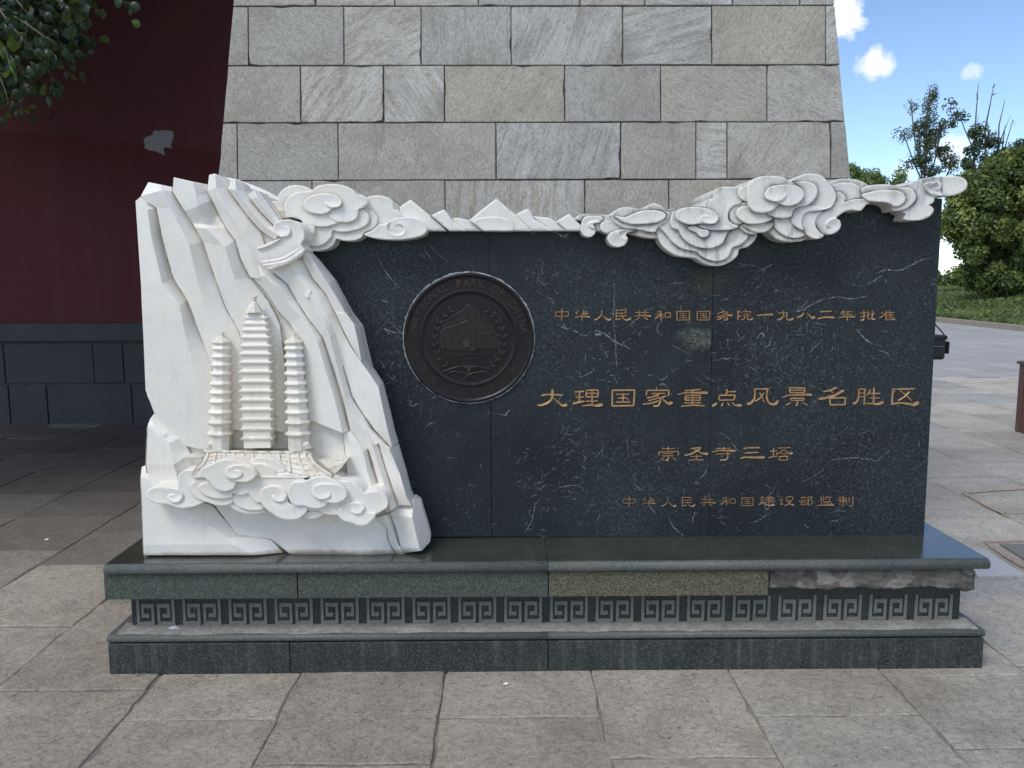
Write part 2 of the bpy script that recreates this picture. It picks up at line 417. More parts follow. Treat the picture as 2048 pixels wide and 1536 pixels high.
M['gr_olive'] = granite('olive_flamed_granite', (.045, .044, .030), (.15, .14, .092), (.23, .215, .15), .8, 230, .5)
M['gr_cap'] = granite('polished_green_granite', (.022, .026, .020), (.040, .044, .035), (.12, .13, .11), .06, 300, .5, (.10, .10, .085), .35, spec=1.0)
M['gr_edge'] = granite('worn_granite_edge', (.05, .056, .052), (.11, .12, .11), (.2, .22, .2), .5, 260, .4, (.17, .16, .14), .35)
M['gr_back'] = granite('recessed_green_granite', (.009, .014, .014), (.020, .028, .027), (.09, .11, .1), .5, 260, .5, (.07, .07, .06), .3)
M['gr_fret'] = granite('bush_hammered_granite', (.12, .124, .112), (.215, .215, .195), (.30, .30, .28), .85, 330, .4, (.12, .12, .105), .4)
M['mortar_pale'] = granite('pale_mortar', (.20, .20, .175), (.30, .295, .26), (.36, .35, .31), .9, 60, .4, (.12, .12, .11), .6)
M['rubble'] = granite('bare_concrete_core', (.085, .078, .070), (.185, .17, .152), (.34, .32, .29), .95, 22, .5, (.085, .07, .06), .6)

m_, n = mat('gilded_letter'); oc = n.n('ShaderNodeTexCoord').outputs['Object']
c = n.mix(n.ramp(n.noise(oc, 60, 5, .7), [(.35, 0), (.65, 1)]), (.62, .385, .185), (.36, .20, .09))
n.out(c, .42, n.noise(oc, 200, 3, .6), .2, .001, metal=.45); M['gold'] = m_
m_, n = mat('faded_gilded_letter'); oc = n.n('ShaderNodeTexCoord').outputs['Object']
c = n.mix(n.ramp(n.noise(oc, 90, 5, .7), [(.35, 0), (.65, 1)]), (.56, .35, .19), (.28, .17, .09))
n.out(c, .5, n.noise(oc, 200, 3, .6), .2, .001, metal=.3); M['gold_dull'] = m_
m_, n = mat('dark_bronze'); oc = n.n('ShaderNodeTexCoord').outputs['Object']
c = n.mix(n.ramp(n.noise(oc, 12, 5, .7), [(.4, 0), (.65, 1)]), (.030, .028, .033), (.040, .031, .030))
n.out(c, .36, n.noise(oc, 90, 4, .6), .2, .002, metal=.85); M['bronze'] = m_
m_, n = mat('rubbed_highlight_bronze'); oc = n.n('ShaderNodeTexCoord').outputs['Object']
n.out(n.mix(n.noise(oc, 30, 4, .7), (.046, .041, .043), (.068, .056, .055)), .38, n.noise(oc, 120, 3, .6), .2, .001, metal=.7); M['bronze_hi'] = m_  # raised parts polished by touch, their edge highlights put into a paler tone
m_, n = mat('brown_bronze'); n.out((.040, .036, .035), .38, metal=.75); M['bronze_mid'] = m_
m_, n = mat('worn_bronze'); n.out((.11, .06, .03), .5, metal=.6); M['bronze_worn'] = m_
m_, n = mat('sealant'); oc = n.n('ShaderNodeTexCoord').outputs['Object']
c = n.mix(n.ramp(n.noise(oc, 24, 4, .7), [(.40, 0), (.62, 1)]), (.42, .44, .45), (.09, .10, .11))
n.out(c, .8); M['seal'] = m_

def tower_mat():
    m_, n = mat('grey_tower_granite'); oc = n.n('ShaderNodeTexCoord').outputs['Object']
    oi = n.n('ShaderNodeObjectInfo'); rd = oi.outputs['Random']
    off = n.vm('SCALE', n.n('ShaderNodeCombineXYZ', ins={0: rd, 1: rd, 2: rd}).outputs[0], scale=37.0)
    v = n.vm('ADD', oc, off)
    rot = n.n('ShaderNodeVectorRotate', rotation_type='Y_AXIS', ins={'Vector': v, 'Angle': n.m('MULTIPLY', n.m('SUBTRACT', rd, .5), 3.4)}).outputs[0]
    st = n.n('ShaderNodeMapping', ins={'Vector': rot, 'Scale': (3.0, 10, 22)}).outputs[0]
    band = n.noise(st, 1.4, 6, .72, .7)
    fine = n.noise(n.n('ShaderNodeMapping', ins={'Vector': rot, 'Scale': (55, 110, 130)}).outputs[0], 1.0, 5, .75)
    c = n.mix(n.ramp(n.m('FRACT', n.m('MULTIPLY', rd, 7.31)), [(.15, 0), (.5, .55), (.85, 1)]), (.385, .370, .338), (.435, .398, .33))
    bi = n.ramp(n.m('FRACT', n.m('MULTIPLY', rd, 13.7)), [(.35, .02), (.75, .65)])
    c = n.mix(n.m('MULTIPLY', n.ramp(band, [(.42, 0), (.58, 1)]), bi), c, (.62, .615, .60))
    c = n.mix(n.m('MULTIPLY', n.ramp(band, [(.36, .9), (.44, 0)]), .5), c, (.24, .235, .23))
    c = n.mix(n.ramp(fine, [(.36, .6), (.50, 0)]), c, (.17, .165, .158))
    c = n.mix(n.ramp(fine, [(.53, 0), (.68, .6)]), c, (.66, .645, .60))
    dirt = n.ramp(n.noise(v, 3.2, 5, .7), [(.45, 0), (.72, .6)])
    c = n.mix(dirt, c, (.22, .20, .175))
    n.out(c, .9, n.m('ADD', fine, n.m('MULTIPLY', band, .6)), .6, .006, spec=.25); return m_
M['tower'] = tower_mat()
M['tower_joint'] = granite('tower_joint', (.05, .045, .04), (.16, .135, .115), (.24, .18, .14), .95, 60, .5)

def paving():
    m_, n = mat('worn_paving_stone'); oc = n.n('ShaderNodeTexCoord').outputs['Object']
    oi = n.n('ShaderNodeObjectInfo'); rd = oi.outputs['Random']
    off = n.vm('SCALE', n.n('ShaderNodeCombineXYZ', ins={0: rd, 1: rd, 2: rd}).outputs[0], scale=23.0)
    v = n.vm('ADD', oc, off)
    a = n.noise(v, 5, 7, .68, .5); b = n.noise(v, 42, 6, .78, .6); f = n.noise(v, 190, 4, .75); pit = n.noise(v, 26, 6, .8, 1.2)
    c = n.mix(n.ramp(a, [(.34, 0), (.68, 1)]), (1.06, 1.03, .985), (1.54, 1.49, 1.38))
    c = n.mix(n.ramp(b, [(.38, .6), (.50, 0)]), c, (.62, .58, .55))
    c = n.mix(n.ramp(b, [(.52, 0), (.66, .75)]), c, (1.5, 1.46, 1.34))
    c = n.mix(n.ramp(f, [(.36, .55), (.48, 0)]), c, (.5, .48, .45))
    c = n.mix(n.ramp(f, [(.53, 0), (.66, .6)]), c, (1.7, 1.65, 1.55))
    c = n.mix(n.ramp(pit, [(.62, 0), (.68, .8)]), c, (.34, .32, .30))
    stain = n.ramp(n.noise(oc, 1.1, 5, .65), [(.42, 0), (.66, .7)])
    c = n.mix(1.0, c, n.mix(stain, (1, 1, 1), (.74, .70, .66)), 'MULTIPLY')
    c = n.mix(1.0, c, oi.outputs['Color'], 'MULTIPLY')
    hgt = n.m('SUBTRACT', n.m('ADD', n.m('MULTIPLY', b, 1.4), n.m('MULTIPLY', f, .35)), n.ramp(pit, [(.62, 0), (.72, .8)]))
    n.out(c, n.ramp(b, [(.3, .6), (.7, .9)]), hgt, 1.0, .009, spec=.25); return m_
M['paving'] = paving()
M['paving_joint'] = granite('paving_joint_mortar', (.22, .205, .18), (.31, .29, .255), (.36, .34, .30), .95, 45, .4, (.10, .092, .082), .75)
M['grout'] = granite('reddish_grout', (.27, .215, .17), (.37, .30, .24), (.42, .36, .30), .95, 60, .4)

m_, n = mat('far_paving'); oc = n.n('ShaderNodeTexCoord').outputs['Object']
br = n.n('ShaderNodeTexBrick', ins={'Vector': n.n('ShaderNodeMapping', ins={'Vector': oc, 'Rotation': (0, 0, R(90))}).outputs[0], 'Color1': (.35, .345, .34, 1), 'Color2': (.42, .41, .40, 1), 'Mortar': (.19, .175, .16, 1),
      'Scale': 1.0, 'Mortar Size': .012, 'Brick Width': .8, 'Row Height': .55, 'Mortar Smooth': .2})
c = n.mix(n.ramp(n.noise(oc, .9, 6, .7), [(.3, .5), (.7, 0)]), br.outputs['Color'], (.22, .215, .21))
c = n.mix(n.m('MULTIPLY', n.ramp(n.noise(oc, 24, 4, .7), [(.4, 0), (.7, 1)]), .3), c, (.38, .37, .35))
n.out(c, .8, n.noise(oc, 60, 4, .7), .3, .004, spec=.3); M['far_paving'] = m_

m_, n = mat('dark_red_plaster'); oc = n.n('ShaderNodeTexCoord').outputs['Object']
b = n.noise(oc, .8, 5, .6); f = n.noise(oc, 14, 5, .7)
c = n.mix(n.ramp(b, [(.35, 0), (.7, 1)]), (.150, .054, .060), (.132, .046, .053))
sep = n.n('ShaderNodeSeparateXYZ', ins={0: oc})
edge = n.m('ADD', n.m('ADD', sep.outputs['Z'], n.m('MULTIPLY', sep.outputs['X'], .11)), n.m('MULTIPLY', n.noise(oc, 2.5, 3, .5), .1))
c = n.mix(n.m('MULTIPLY', n.ramp(n.m('DIVIDE', edge, 5.0), [(.5, .55), (.51, 0)]), 1.0), c, (.110, .022, .028))   # shade on the lower wall painted into the plaster colour, slanted edge
c = n.mix(n.m('MULTIPLY', n.ramp(f, [(.5, 0), (.75, 1)]), .16), c, (.20, .085, .085))
st_ = n.n('ShaderNodeMapping', ins={'Vector': oc, 'Scale': (7, 7, .5)}).outputs[0]
c = n.mix(n.m('MULTIPLY', n.ramp(n.noise(st_, 1, 5, .7), [(.5, 0), (.75, 1)]), .16), c, (.22, .10, .105))
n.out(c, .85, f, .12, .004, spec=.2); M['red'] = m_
m_, n = mat('grey_undercoat'); oc = n.n('ShaderNodeTexCoord').outputs['Object']
c = n.mix(n.noise(oc, 30, 5, .7), (.30, .30, .32), (.42, .42, .44)); n.out(c, .9); M['undercoat'] = m_
def dado():
    m_, n = mat('dark_dado_stone'); oc = n.n('ShaderNodeTexCoord').outputs['Object']; rd = n.n('ShaderNodeObjectInfo').outputs['Random']
    a = n.noise(oc, 3, 5, .6); b = n.noise(oc, 60, 4, .7)
    c = n.mix(n.ramp(a, [(.35, 0), (.65, 1)]), (.034, .036, .040), (.058, .060, .062))
    c = n.mix(n.m('MULTIPLY', rd, .6), c, (.045, .047, .050))
    c = n.mix(n.m('MULTIPLY', n.ramp(b, [(.55, 0), (.7, 1)]), .2), c, (.10, .11, .12))
    n.out(c, .6, b, .25, .004); return m_
M['dado'] = dado()
m_, n = mat('added_roof_tile_grey'); n.out((.06, .062, .065), .7); M['tile'] = m_
m_, n = mat('bark'); oc = n.n('ShaderNodeTexCoord').outputs['Object']
n.out(n.mix(n.noise(oc, 9, 5, .7), (.07, .055, .04), (.16, .13, .10)), .9, n.noise(oc, 25, 4, .7), .5, .02); M['bark'] = m_

def leafmat(name, c0, c1, c2):
    m_, n = mat(name); t = n.n('ShaderNodeAttribute', attribute_name='tone').outputs['Fac']
    c = n.ramp(t, [(0, c0), (.55, c1), (1, c2)])
    d = n.n('ShaderNodeBsdfPrincipled', ins={'Roughness': .42, 'Specular IOR Level': .45}); n.link(c, d.inputs['Base Color'])
    tr = n.n('ShaderNodeBsdfTranslucent'); n.link(n.mix(.5, c, (.25, .30, .03), 'MIX'), tr.inputs[0])
    mx = n.n('ShaderNodeMixShader', ins={0: .25, 1: d.outputs[0], 2: tr.outputs[0]}); n.link(mx.outputs[0], n.n('ShaderNodeOutputMaterial').inputs[0])
    return m_
m_, n = mat('dirt_in_seam'); oc = n.n('ShaderNodeTexCoord').outputs['Object']
n.out(n.mix(n.ramp(n.noise(oc, 40, 4, .7), [(.35, 0), (.62, 1)]), (.10, .08, .06), (.42, .37, .30)), .9); M['seam'] = m_
m_, n = mat('black_crack'); n.out((.02, .018, .016), .9); M['crack'] = m_
M['leaf_ficus'] = leafmat('ficus_leaf', (.006, .020, .010), (.011, .034, .014), (.09, .16, .03))
M['leaf_bush'] = leafmat('bush_leaf', (.034, .066, .022), (.115, .170, .042), (.33, .385, .085))
M['leaf_pale'] = leafmat('willow_leaf', (.11, .18, .06), (.20, .29, .10), (.30, .38, .15))
M['leaf_dark'] = leafmat('eucalyptus_leaf', (.035, .055, .035), (.07, .10, .06), (.13, .17, .09))
M['grass'] = leafmat('grass_blade', (.05, .085, .022), (.10, .155, .04), (.20, .24, .08))
m_, n = mat('lawn_soil'); oc = n.n('ShaderNodeTexCoord').outputs['Object']
n.out(n.mix(n.ramp(n.noise(oc, .7, 6, .7), [(.35, 0), (.65, 1)]), (.060, .075, .028), (.115, .125, .055)), .95, n.noise(oc, 8, 5, .7), .8, .1); M['lawn'] = m_
m_, n = mat('kerb_stone'); oc = n.n('ShaderNodeTexCoord').outputs['Object']
n.out(n.mix(n.noise(oc, 6, 5, .7), (.20, .17, .13), (.34, .30, .24)), .9, n.noise(oc, 40, 4, .7), .4, .01); M['kerb'] = m_
m_, n = mat('black_nylon'); oc = n.n('ShaderNodeTexCoord').outputs['Object']
n.out((.012, .012, .015), .55, n.noise(oc, 120, 4, .7), .4, .003); M['nylon'] = m_
m_, n = mat('black_strap_webbing'); n.out((.02, .02, .024), .8); M['web'] = m_
m_, n = mat('zip_metal'); n.out((.35, .35, .36), .35, metal=.9); M['zip'] = m_
m_, n = mat('brown_painted_wood'); oc = n.n('ShaderNodeTexCoord').outputs['Object']
st = n.n('ShaderNodeMapping', ins={'Vector': oc, 'Scale': (30, 30, 2)}).outputs[0]
n.out(n.mix(n.noise(st, 1.5, 5, .7), (.055, .022, .016), (.12, .052, .036)), .5, n.noise(st, 2, 4, .7), .3, .004); M['wood'] = m_
m_, n = mat('litter_paper'); n.out((.8, .8, .78), .7); M['paper'] = m_
m_, n = mat('pale_inlay_stone'); oc = n.n('ShaderNodeTexCoord').outputs['Object']
n.out(n.mix(n.noise(oc, 14, 5, .7), (.36, .37, .39), (.46, .47, .48)), .6, n.noise(oc, 90, 3, .6), .2, .003); M['inlay'] = m_
# ================================================================== GROUND
Z_SLAB = 0.0
def ground_sheet():
    me = new_mesh('ground', [(-300, -60, -.02), (300, -60, -.02), (300, 700, -.02), (-300, 700, -.02)], [(0, 1, 2, 3)], M['lawn'])
    return put('ground', me, kind='structure')
ground_sheet()
plaza = put('plaza_paving', new_mesh('plaza_paving', [(-9.5, -3, -.008), (14.3, -3, -.008), (14.3, 12.2, -.008), (-9.5, 12.2, -.008)], [(0, 1, 2, 3)], M['paving_joint']), kind='structure')
farp = put('far_paving', new_mesh('far_paving', [(-9.5, 12.2, -.004), (14.3, 12.2, -.004), (14.6, 30, -.004), (15.6, 44, -.004), (-9.5, 44, -.004)], [(0, 1, 2, 3, 4)], M['far_paving']), kind='structure')

xb = [-1.90, -1.33, -.794, -.238, .323, .852, 1.43]
while xb[0] > -8.6: xb.insert(0, xb[0]-rng.uniform(.50, .64))
while xb[-1] < 9.6: xb.append(xb[-1]+rng.uniform(.50, .68))
first = {-1.90: (2.87, 3.68), -1.33: (2.66,), -.794: (2.39, 3.0), -.238: (2.66,), .323: (2.41,), .852: (2.655,), 1.43: (2.45, 2.935)}
def slab_stone(x0, x1, y0, y1, colr, fine, jag=.0024, gap=.006, raise_=0.0, tint=None, matn='paving'):
    sy = .045 if fine else .16
    def edge(ax, ay, bx, by):
        L = math.hypot(bx-ax, by-ay); k = max(2, int(L/sy)); nx, ny = (by-ay)/L, -(bx-ax)/L
        o_ = []; ph = rng.uniform(0, 6)
        for i in range(k):
            t = i/k; a = jag*(rng.normal()*.55+1.2*math.sin(ph+t*9)) if i else 0.0
            if fine and rng.random() < .05: a -= rng.uniform(0, .012)
            o_.append((ax+(bx-ax)*t+nx*a, ay+(by-ay)*t+ny*a))
        return o_
    g = gap; x0 += g; x1 -= g; y0 += g; y1 -= g
    c = rng.normal(0, .003, 8) if fine else np.zeros(8)
    pts = edge(x0+c[0], y0+c[1], x1+c[2], y0+c[3]) + edge(x1+c[2], y0+c[3], x1+c[4], y1+c[5]) + edge(x1+c[4], y1+c[5], x0+c[6], y1+c[7]) + edge(x0+c[6], y1+c[7], x0+c[0], y0+c[1])
    tilt = rng.normal(0, .0016, 2); z = raise_ + rng.normal(0, .0012)
    cx, cy = (x0+x1)/2, (y0+y1)/2; n_ = len(pts); v = []; f = []
    for (sc_, dz) in ((1.0, -.03), (1.0, -.0035), (.985, 0.0)):
        for (x, y) in pts:
            xx, yy = cx+(x-cx)*sc_, cy+(y-cy)*sc_
            v.append((xx, yy, z+dz+tilt[0]*(xx-cx)+tilt[1]*(yy-cy)))
    for l in (0, 1):
        for i in range(n_): j = (i+1) % n_; f.append((l*n_+i, l*n_+j, (l+1)*n_+j, (l+1)*n_+i))
    f.append(tuple(range(2*n_, 3*n_)))
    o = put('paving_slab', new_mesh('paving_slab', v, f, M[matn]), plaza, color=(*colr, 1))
    return o
nsl = 0
cand = []
for xi in range(len(xb)-1):
    x0, x1 = xb[xi], xb[xi+1]
    ys = [1.2]
    fy = next((v for k, v in first.items() if abs(k-x0) < 1e-6), None)
    if fy:
        ys = [fy[0]-.86, *fy]
    while ys[-1] < 12.1: ys.append(ys[-1]+rng.uniform(.55, .95))
    while ys[0] > 1.0: ys.insert(0, ys[0]-rng.uniform(.6, .9))
    for a, b in zip(ys[:-1], ys[1:]): cand.append((x0, x1, a, min(b, 12.2)))
for (x0, x1, y0, y1) in cand:
    if y1 < 1.35 or y1-y0 < .1: continue
    cx, cy = (x0+x1)/2, (y0+y1)/2
    pxl = 1024+FPX*(x0-.3)/max(cy, .5); pxr = 1024+FPX*(x1+.3)/max(cy, .5)
    if cy > 8.6 and cx < 2.2: continue
    near = (pxr > -250 and pxl < 2300)
    if not near: continue
    if x0 > -1.5 and x1 < 1.6 and y0 > 3.25 and y1 < 8.4: continue      # hidden under and behind the monument
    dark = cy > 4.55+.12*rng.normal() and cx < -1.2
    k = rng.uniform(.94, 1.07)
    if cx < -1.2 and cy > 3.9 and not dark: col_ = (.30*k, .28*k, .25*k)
    elif dark: q_ = max(0, 1-(cy-4.5)/1.6); col_ = ((.125+.095*q_)*k, (.118+.087*q_)*k, (.112+.076*q_)*k)  # darker stone; shade deepening toward the wall is put into the slab colour
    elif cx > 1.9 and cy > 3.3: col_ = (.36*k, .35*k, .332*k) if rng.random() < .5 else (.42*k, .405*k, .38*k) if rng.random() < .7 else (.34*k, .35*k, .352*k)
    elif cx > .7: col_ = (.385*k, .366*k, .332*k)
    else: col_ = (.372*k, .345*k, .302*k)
    if rng.random() < .08: col_ = tuple(a*.93 for a in col_)
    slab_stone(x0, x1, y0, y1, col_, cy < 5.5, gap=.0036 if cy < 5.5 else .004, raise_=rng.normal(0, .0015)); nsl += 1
print('slabs', nsl)

# mortar-edged inlays in the paving at the right
def ground_band(pts_px, wd, name, mt, z=.0045, kind=None):
    P3 = [G(x, y, z) for x, y in pts_px]; v = []; f = []
    line = catmull([(p.x, p.y) for p in P3], False, .05)
    for i, (x, y) in enumerate(line):
        a = line[max(i-1, 0)]; b = line[min(i+1, len(line)-1)]; t = Vector((b[0]-a[0], b[1]-a[1])).normalized()
        wl = wd*(.5+rng.uniform(-.14, .14))
        v += [(x-t.y*wl, y+t.x*wl, z), (x-t.y*wl*.6, y+t.x*wl*.6, z+.004), (x+t.y*wl*.6, y-t.x*wl*.6, z+.004), (x+t.y*wl, y-t.x*wl, z)]
    for i in range(len(line)-1):
        for k in range(3): f.append((i*4+k, i*4+k+1, i*4+k+5, i*4+k+4))
    return put(name, new_mesh(name, v, f, M[mt]), plaza)
ground_band([(2090, 975), (2040, 978), (1985, 981), (1928, 986)], .03, 'grout_seam', 'grout')
ground_band([(1928, 986), (1958, 1003), (1995, 1022), (2010, 1026)], .03, 'grout_seam', 'grout')
ground_band([(2010, 1026), (2060, 1024), (2100, 1022)], .03, 'grout_seam', 'grout')
ground_band([(2100, 1081), (2040, 1082), (1972, 1084)], .03, 'grout_seam', 'grout')
ground_band([(1972, 1084), (1995, 1100), (2030, 1122), (2070, 1146)], .034, 'grout_seam', 'grout')
def ground_poly(name, pts, mt, z, th=.004):
    q = [G(x, y, z) for x, y in pts]; k = len(q)
    v = [tuple(p) for p in q] + [(p.x, p.y, z-th) for p in q]
    f = [tuple(range(k))[::-1]] + [(i, (i+1) % k, k+(i+1) % k, k+i) for i in range(k)]
    me = new_mesh(name, v, f, M[mt]); return put(name, me, plaza)
ground_poly('inlay_slab', [(1942, 1098), (1966, 1097), (2052, 1150), (1955, 1152), (1925, 1120)], 'inlay', .008, .010)
ground_poly('dark_slab', [(2000, 1088), (2120, 1086), (2120, 1140), (2080, 1136)], 'gr_fret', .008, .010)

# ================================================================== PEDESTAL
ped = thing('monument_pedestal', 'stepped dark green granite pedestal with a carved key fret band under the black inscribed slab', 'pedestal', (0, 3.4, 0))
YB = 3.80
y_pl = 2.99
zb1 = P(1090, 1281, y_pl).z; zpl = P(1090, 1266, y_pl+.004).z
xl, xr = P(217, 1320, y_pl).x, P(1966, 1320, y_pl).x
def blocks(name, xs, y0, y1, z0, z1, mats, bv=.004, gap=.0012):
    for i in range(len(xs)-1):
        box(name, xs[i]+gap, xs[i+1]-gap, y0, y1, z0, z1, M[mats[i % len(mats)]], ped, bv)
jx = lambda px, py, Y: P(px, py, Y).x
blocks('plinth_block', [xl, jx(580, 1320, y_pl), jx(1096, 1320, y_pl), xr], y_pl, YB, -.02, zb1-.002, ['gr_dark'], .003)
def moulding(name, xs, yf, z0, z1, mt, seg=8, topdepth=.06, back=YB, seam_top=None):
    """slab with a half-round nose along its front edge"""
    r_ = (z1-z0)/2; prof = [(yf+r_-math.sin(math.pi*k/seg)*r_*1.0, z0+r_-math.cos(math.pi*k/seg)*r_) for k in range(seg+1)]
    prof = [(back, z0)] + prof + [(back, z1)]
    for a, b in zip(xs[:-1], xs[1:]):
        a += .0008; b -= .0008; k = len(prof)
        v = [(a, y, z) for y, z in prof] + [(b, y, z) for y, z in prof]
        f = [tuple(range(k)), tuple(range(2*k-1, k-1, -1))] + [(i, k+i, k+(i+1) % k, (i+1) % k) for i in range(k)]
        sm = [False, False] + [i in range(1, seg+1) for i in range(k)]
        me = new_mesh(name, v, f, M[mt], sm)
        bm = bmesh.new(); bm.from_mesh(me); bmesh.ops.recalc_face_normals(bm, faces=bm.faces); bm.to_mesh(me); bm.free()
        put(name, me, ped)
moulding('plinth_coping', [xl-.002, jx(1096, 1270, y_pl), xr+.002], y_pl-.001, zb1, zpl, 'gr_edge')
# pale mortar bed left on the plinth top
yf_ = P(1090, 1256, 3.08); y_fr = 3.075
v = []; f = []; k_ = 60; xa, xz = jx(262, 1220, y_fr)-.03, jx(1918, 1220, y_fr)+.035
for i in range(k_+1):
    x = xa+(xz-xa)*i/k_; e = .017+.003*math.sin(i*.9)+rng.uniform(-.002, .005)
    v += [(x, y_fr+.02, zpl+.009), (x, y_fr-.02, zpl+.007), (x, y_pl+e, zpl+.0035), (x, y_pl+e-.004, zpl-.002)]
for i in range(k_):
    for j in range(3): f.append((i*4+j, i*4+j+1, i*4+j+5, i*4+j+4))
put('mortar_bed', new_mesh('mortar_bed', v, f, M['mortar_pale'], True), ped)
for q in f: pass
# recessed fret course
zc0 = P(1090, 1193, 3.0).z
fl_, fr_ = jx(263, 1220, y_fr), jx(1919, 1220, y_fr)
box('fret_course', fl_, fr_, y_fr, YB-.05, zpl-.003, zc0+.004, M['gr_back'], ped, .002)
# key-fret panels, one mesh shared by all eighteen
u0_, u1_ = jx(829, 1220, y_fr), jx(905, 1220, y_fr); fw = u1_-u0_
zt = P(867, 1194, y_fr).z; zb = P(867, 1248, y_fr).z; fh = zt-zb
def fret_mesh():
    mb = MB(); X = lambda t: t*fw; Z = lambda t: (1-t)*fh; d = .006
    bars = [(0, 0, .08, 1), (.0, .83, .46, 1), (.385, .16, .46, .83), (.125, .16, .385, .31), (.125, .31, .20, .68), (.20, .53, .33, .68)]
    allb = []
    for (a, b, c_, e) in bars: allb += [(a, b, c_, e), (1-c_, b, 1-a, e)]
    # union on a grid so nothing overlaps
    xs = sorted({round(t, 4) for q in allb for t in (q[0], q[2])}); zs = sorted({round(t, 4) for q in allb for t in (q[1], q[3])})
    idx = {}
    def vid(x, z, y):
        k = (x, z, y)
        if k not in idx: idx[k] = len(mb.v); mb.v.append((X(x), y, Z(z)))
        return idx[k]
    occ = {(i, j): any(a-1e-4 <= xs[i] and c_+1e-4 >= xs[i+1] and b-1e-4 <= zs[j] and e+1e-4 >= zs[j+1] for (a, b, c_, e) in allb) for i in range(len(xs)-1) for j in range(len(zs)-1)}
    for (i, j), o_ in occ.items():
        if not o_: continue
        a, b, c_, e = xs[i], zs[j], xs[i+1], zs[j+1]
        mb.f.append((vid(a, e, -d), vid(c_, e, -d), vid(c_, b, -d), vid(a, b, -d)))
        for (di, dj, p, q) in ((-1, 0, (a, b), (a, e)), (1, 0, (c_, e), (c_, b)), (0, -1, (c_, b), (a, b)), (0, 1, (a, e), (c_, e))):
            if not occ.get((i+di, j+dj)): mb.f.append((vid(*p, -d), vid(*p, .0), vid(*q, .0), vid(*q, -d)))
    me = new_mesh('key_fret', mb.v, mb.f, M['gr_fret'])
    bm = bmesh.new(); bm.from_mesh(me); bmesh.ops.recalc_face_normals(bm, faces=bm.faces); bm.to_mesh(me); bm.free(); return me
fm = fret_mesh()
fx0, fx1 = jx(274, 1220, y_fr), jx(1828, 1220, y_fr)
for i in range(18):
    o = put('key_fret', fm, ped); o.location = (fx0+(fx1-fx0)*i/17, y_fr, zb); bevel(o, .0012, 1)
# a splash of old cement stuck to the band
mb = MB(); mb.tube([P(335, 1259, 3.05), P(350, 1256, 3.05), P(362, 1259, 3.05)], [.006, .012, .005], 6)
mb.build('cement_splash', M['inlay'], ped)
# cornice course
y_co = 2.995; zc1 = P(1090, 1144, y_co).z
cl_, cr_ = jx(207, 1170, y_co), jx(1953, 1170, y_co)
blocks('cornice_block', [cl_, jx(595, 1170, y_co), jx(1097, 1170, y_co), jx(1538, 1170, y_co)], y_co, YB, zc0, zc1, ['gr_green', 'gr_green', 'gr_olive'], .003, .0018)
# the right hand length has lost its facing: rough core
def rough_core():
    x0, x1 = jx(1540, 1170, y_co+.01), cr_; nx, nz = 90, 12; v = []; f = []
    h_ = np.cumsum(rng.normal(0, .0012, nx+1)); h_ -= np.linspace(h_[0], h_[-1], nx+1)
    for i in range(nx+1):
        for j in range(nz+1):
            t = j/nz; x = x0+(x1-x0)*i/nx; z = zc0+.022+(zc1-zc0-.024)*t
            z += (1-t)*(.004*math.sin(i*.21)+.002*math.sin(i*.63+1)+rng.normal(0, .0012)) - (.012 if i > nx-6 else 0)*(1-t)
            y = y_co+.012+h_[i]*.6+.003*math.sin(i*.33+j*.9)*math.sin(j*.7)+rng.normal(0, .0018)+.010*(t > .84)
            v.append((x, y, z))
    for i in range(nx):
        for j in range(nz): a = i*(nz+1)+j; f.append((a, a+nz+1, a+nz+2, a+1))
    b0 = len(v); per = [i*(nz+1) for i in range(nx+1)]+[nx*(nz+1)+j for j in range(1, nz+1)]+[i*(nz+1)+nz for i in range(nx-1, -1, -1)]+[j for j in range(nz-1, 0, -1)]
    for p in per: v.append((v[p][0], YB, v[p][2]))
    for i in range(len(per)): j = (i+1) % len(per); f.append((per[j], per[i], b0+i, b0+j))
    o = put('bare_core', new_mesh('bare_core', v, f, M['rubble'], True), ped); o['label'] = 'broken stretch with bare rough concrete core'
rough_core()
# cap
y_cp = 2.975; ZC = P(1090, 1125, y_cp).z
capl, capr = jx(205, 1132, y_cp), jx(1982, 1125, y_cp)
moulding('cap_nosing', [capl, jx(1096, 1132, y_cp), capr], y_cp, zc1+.002, ZC-.0015, 'gr_edge', back=3.2)
box('cap_slab', capl+.004, jx(1096, 1132, y_cp)-.0006, y_cp+.016, YB+.01, zc1+.004, ZC, M['gr_cap'], ped, .0015)
box('cap_slab', jx(1096, 1132, y_cp)+.0006, capr-.004, y_cp+.016, YB+.01, zc1+.004, ZC, M['gr_cap'], ped, .0015)
print('zpl', zpl, 'ZC', ZC, 'zc0', zc0, 'zc1', zc1)

# ================================================================== INSCRIBED SLAB
YS = P(1350, 1073, 3.3).y; d_ = ray(1350, 1073); YS = (ZC-1.5)/d_.z*d_.y
print('slab face Y', YS)
YSB = YS+.22
st = thing('inscribed_slab', 'black serpentine slab with gilded Chinese inscription and white marble clouds along its top', 'monument slab', (0.6, YS+.1, ZC))
def poly_prism(name, pts, Yf, Yb, mt, parent, bv=.0015):
    q = [P(x, y, Yf) for x, y in pts]; k = len(q)
    v = [tuple(p) for p in q]+[(p.x, Yb, p.z) for p in q]
    f = [tuple(range(k)), tuple(range(2*k-1, k-1, -1))]+[(i, k+i, k+(i+1) % k, (i+1) % k) for i in range(k)]
    me = new_mesh(name, v, f, mt)
    bm = bmesh.new(); bm.from_mesh(me); bmesh.ops.recalc_face_normals(bm, faces=bm.faces); bm.to_mesh(me); bm.free()
    o = put(name, me, parent)
    if bv: bevel(o, bv)
    return o
zs0 = 1073.5
g1, g2 = .45, .45
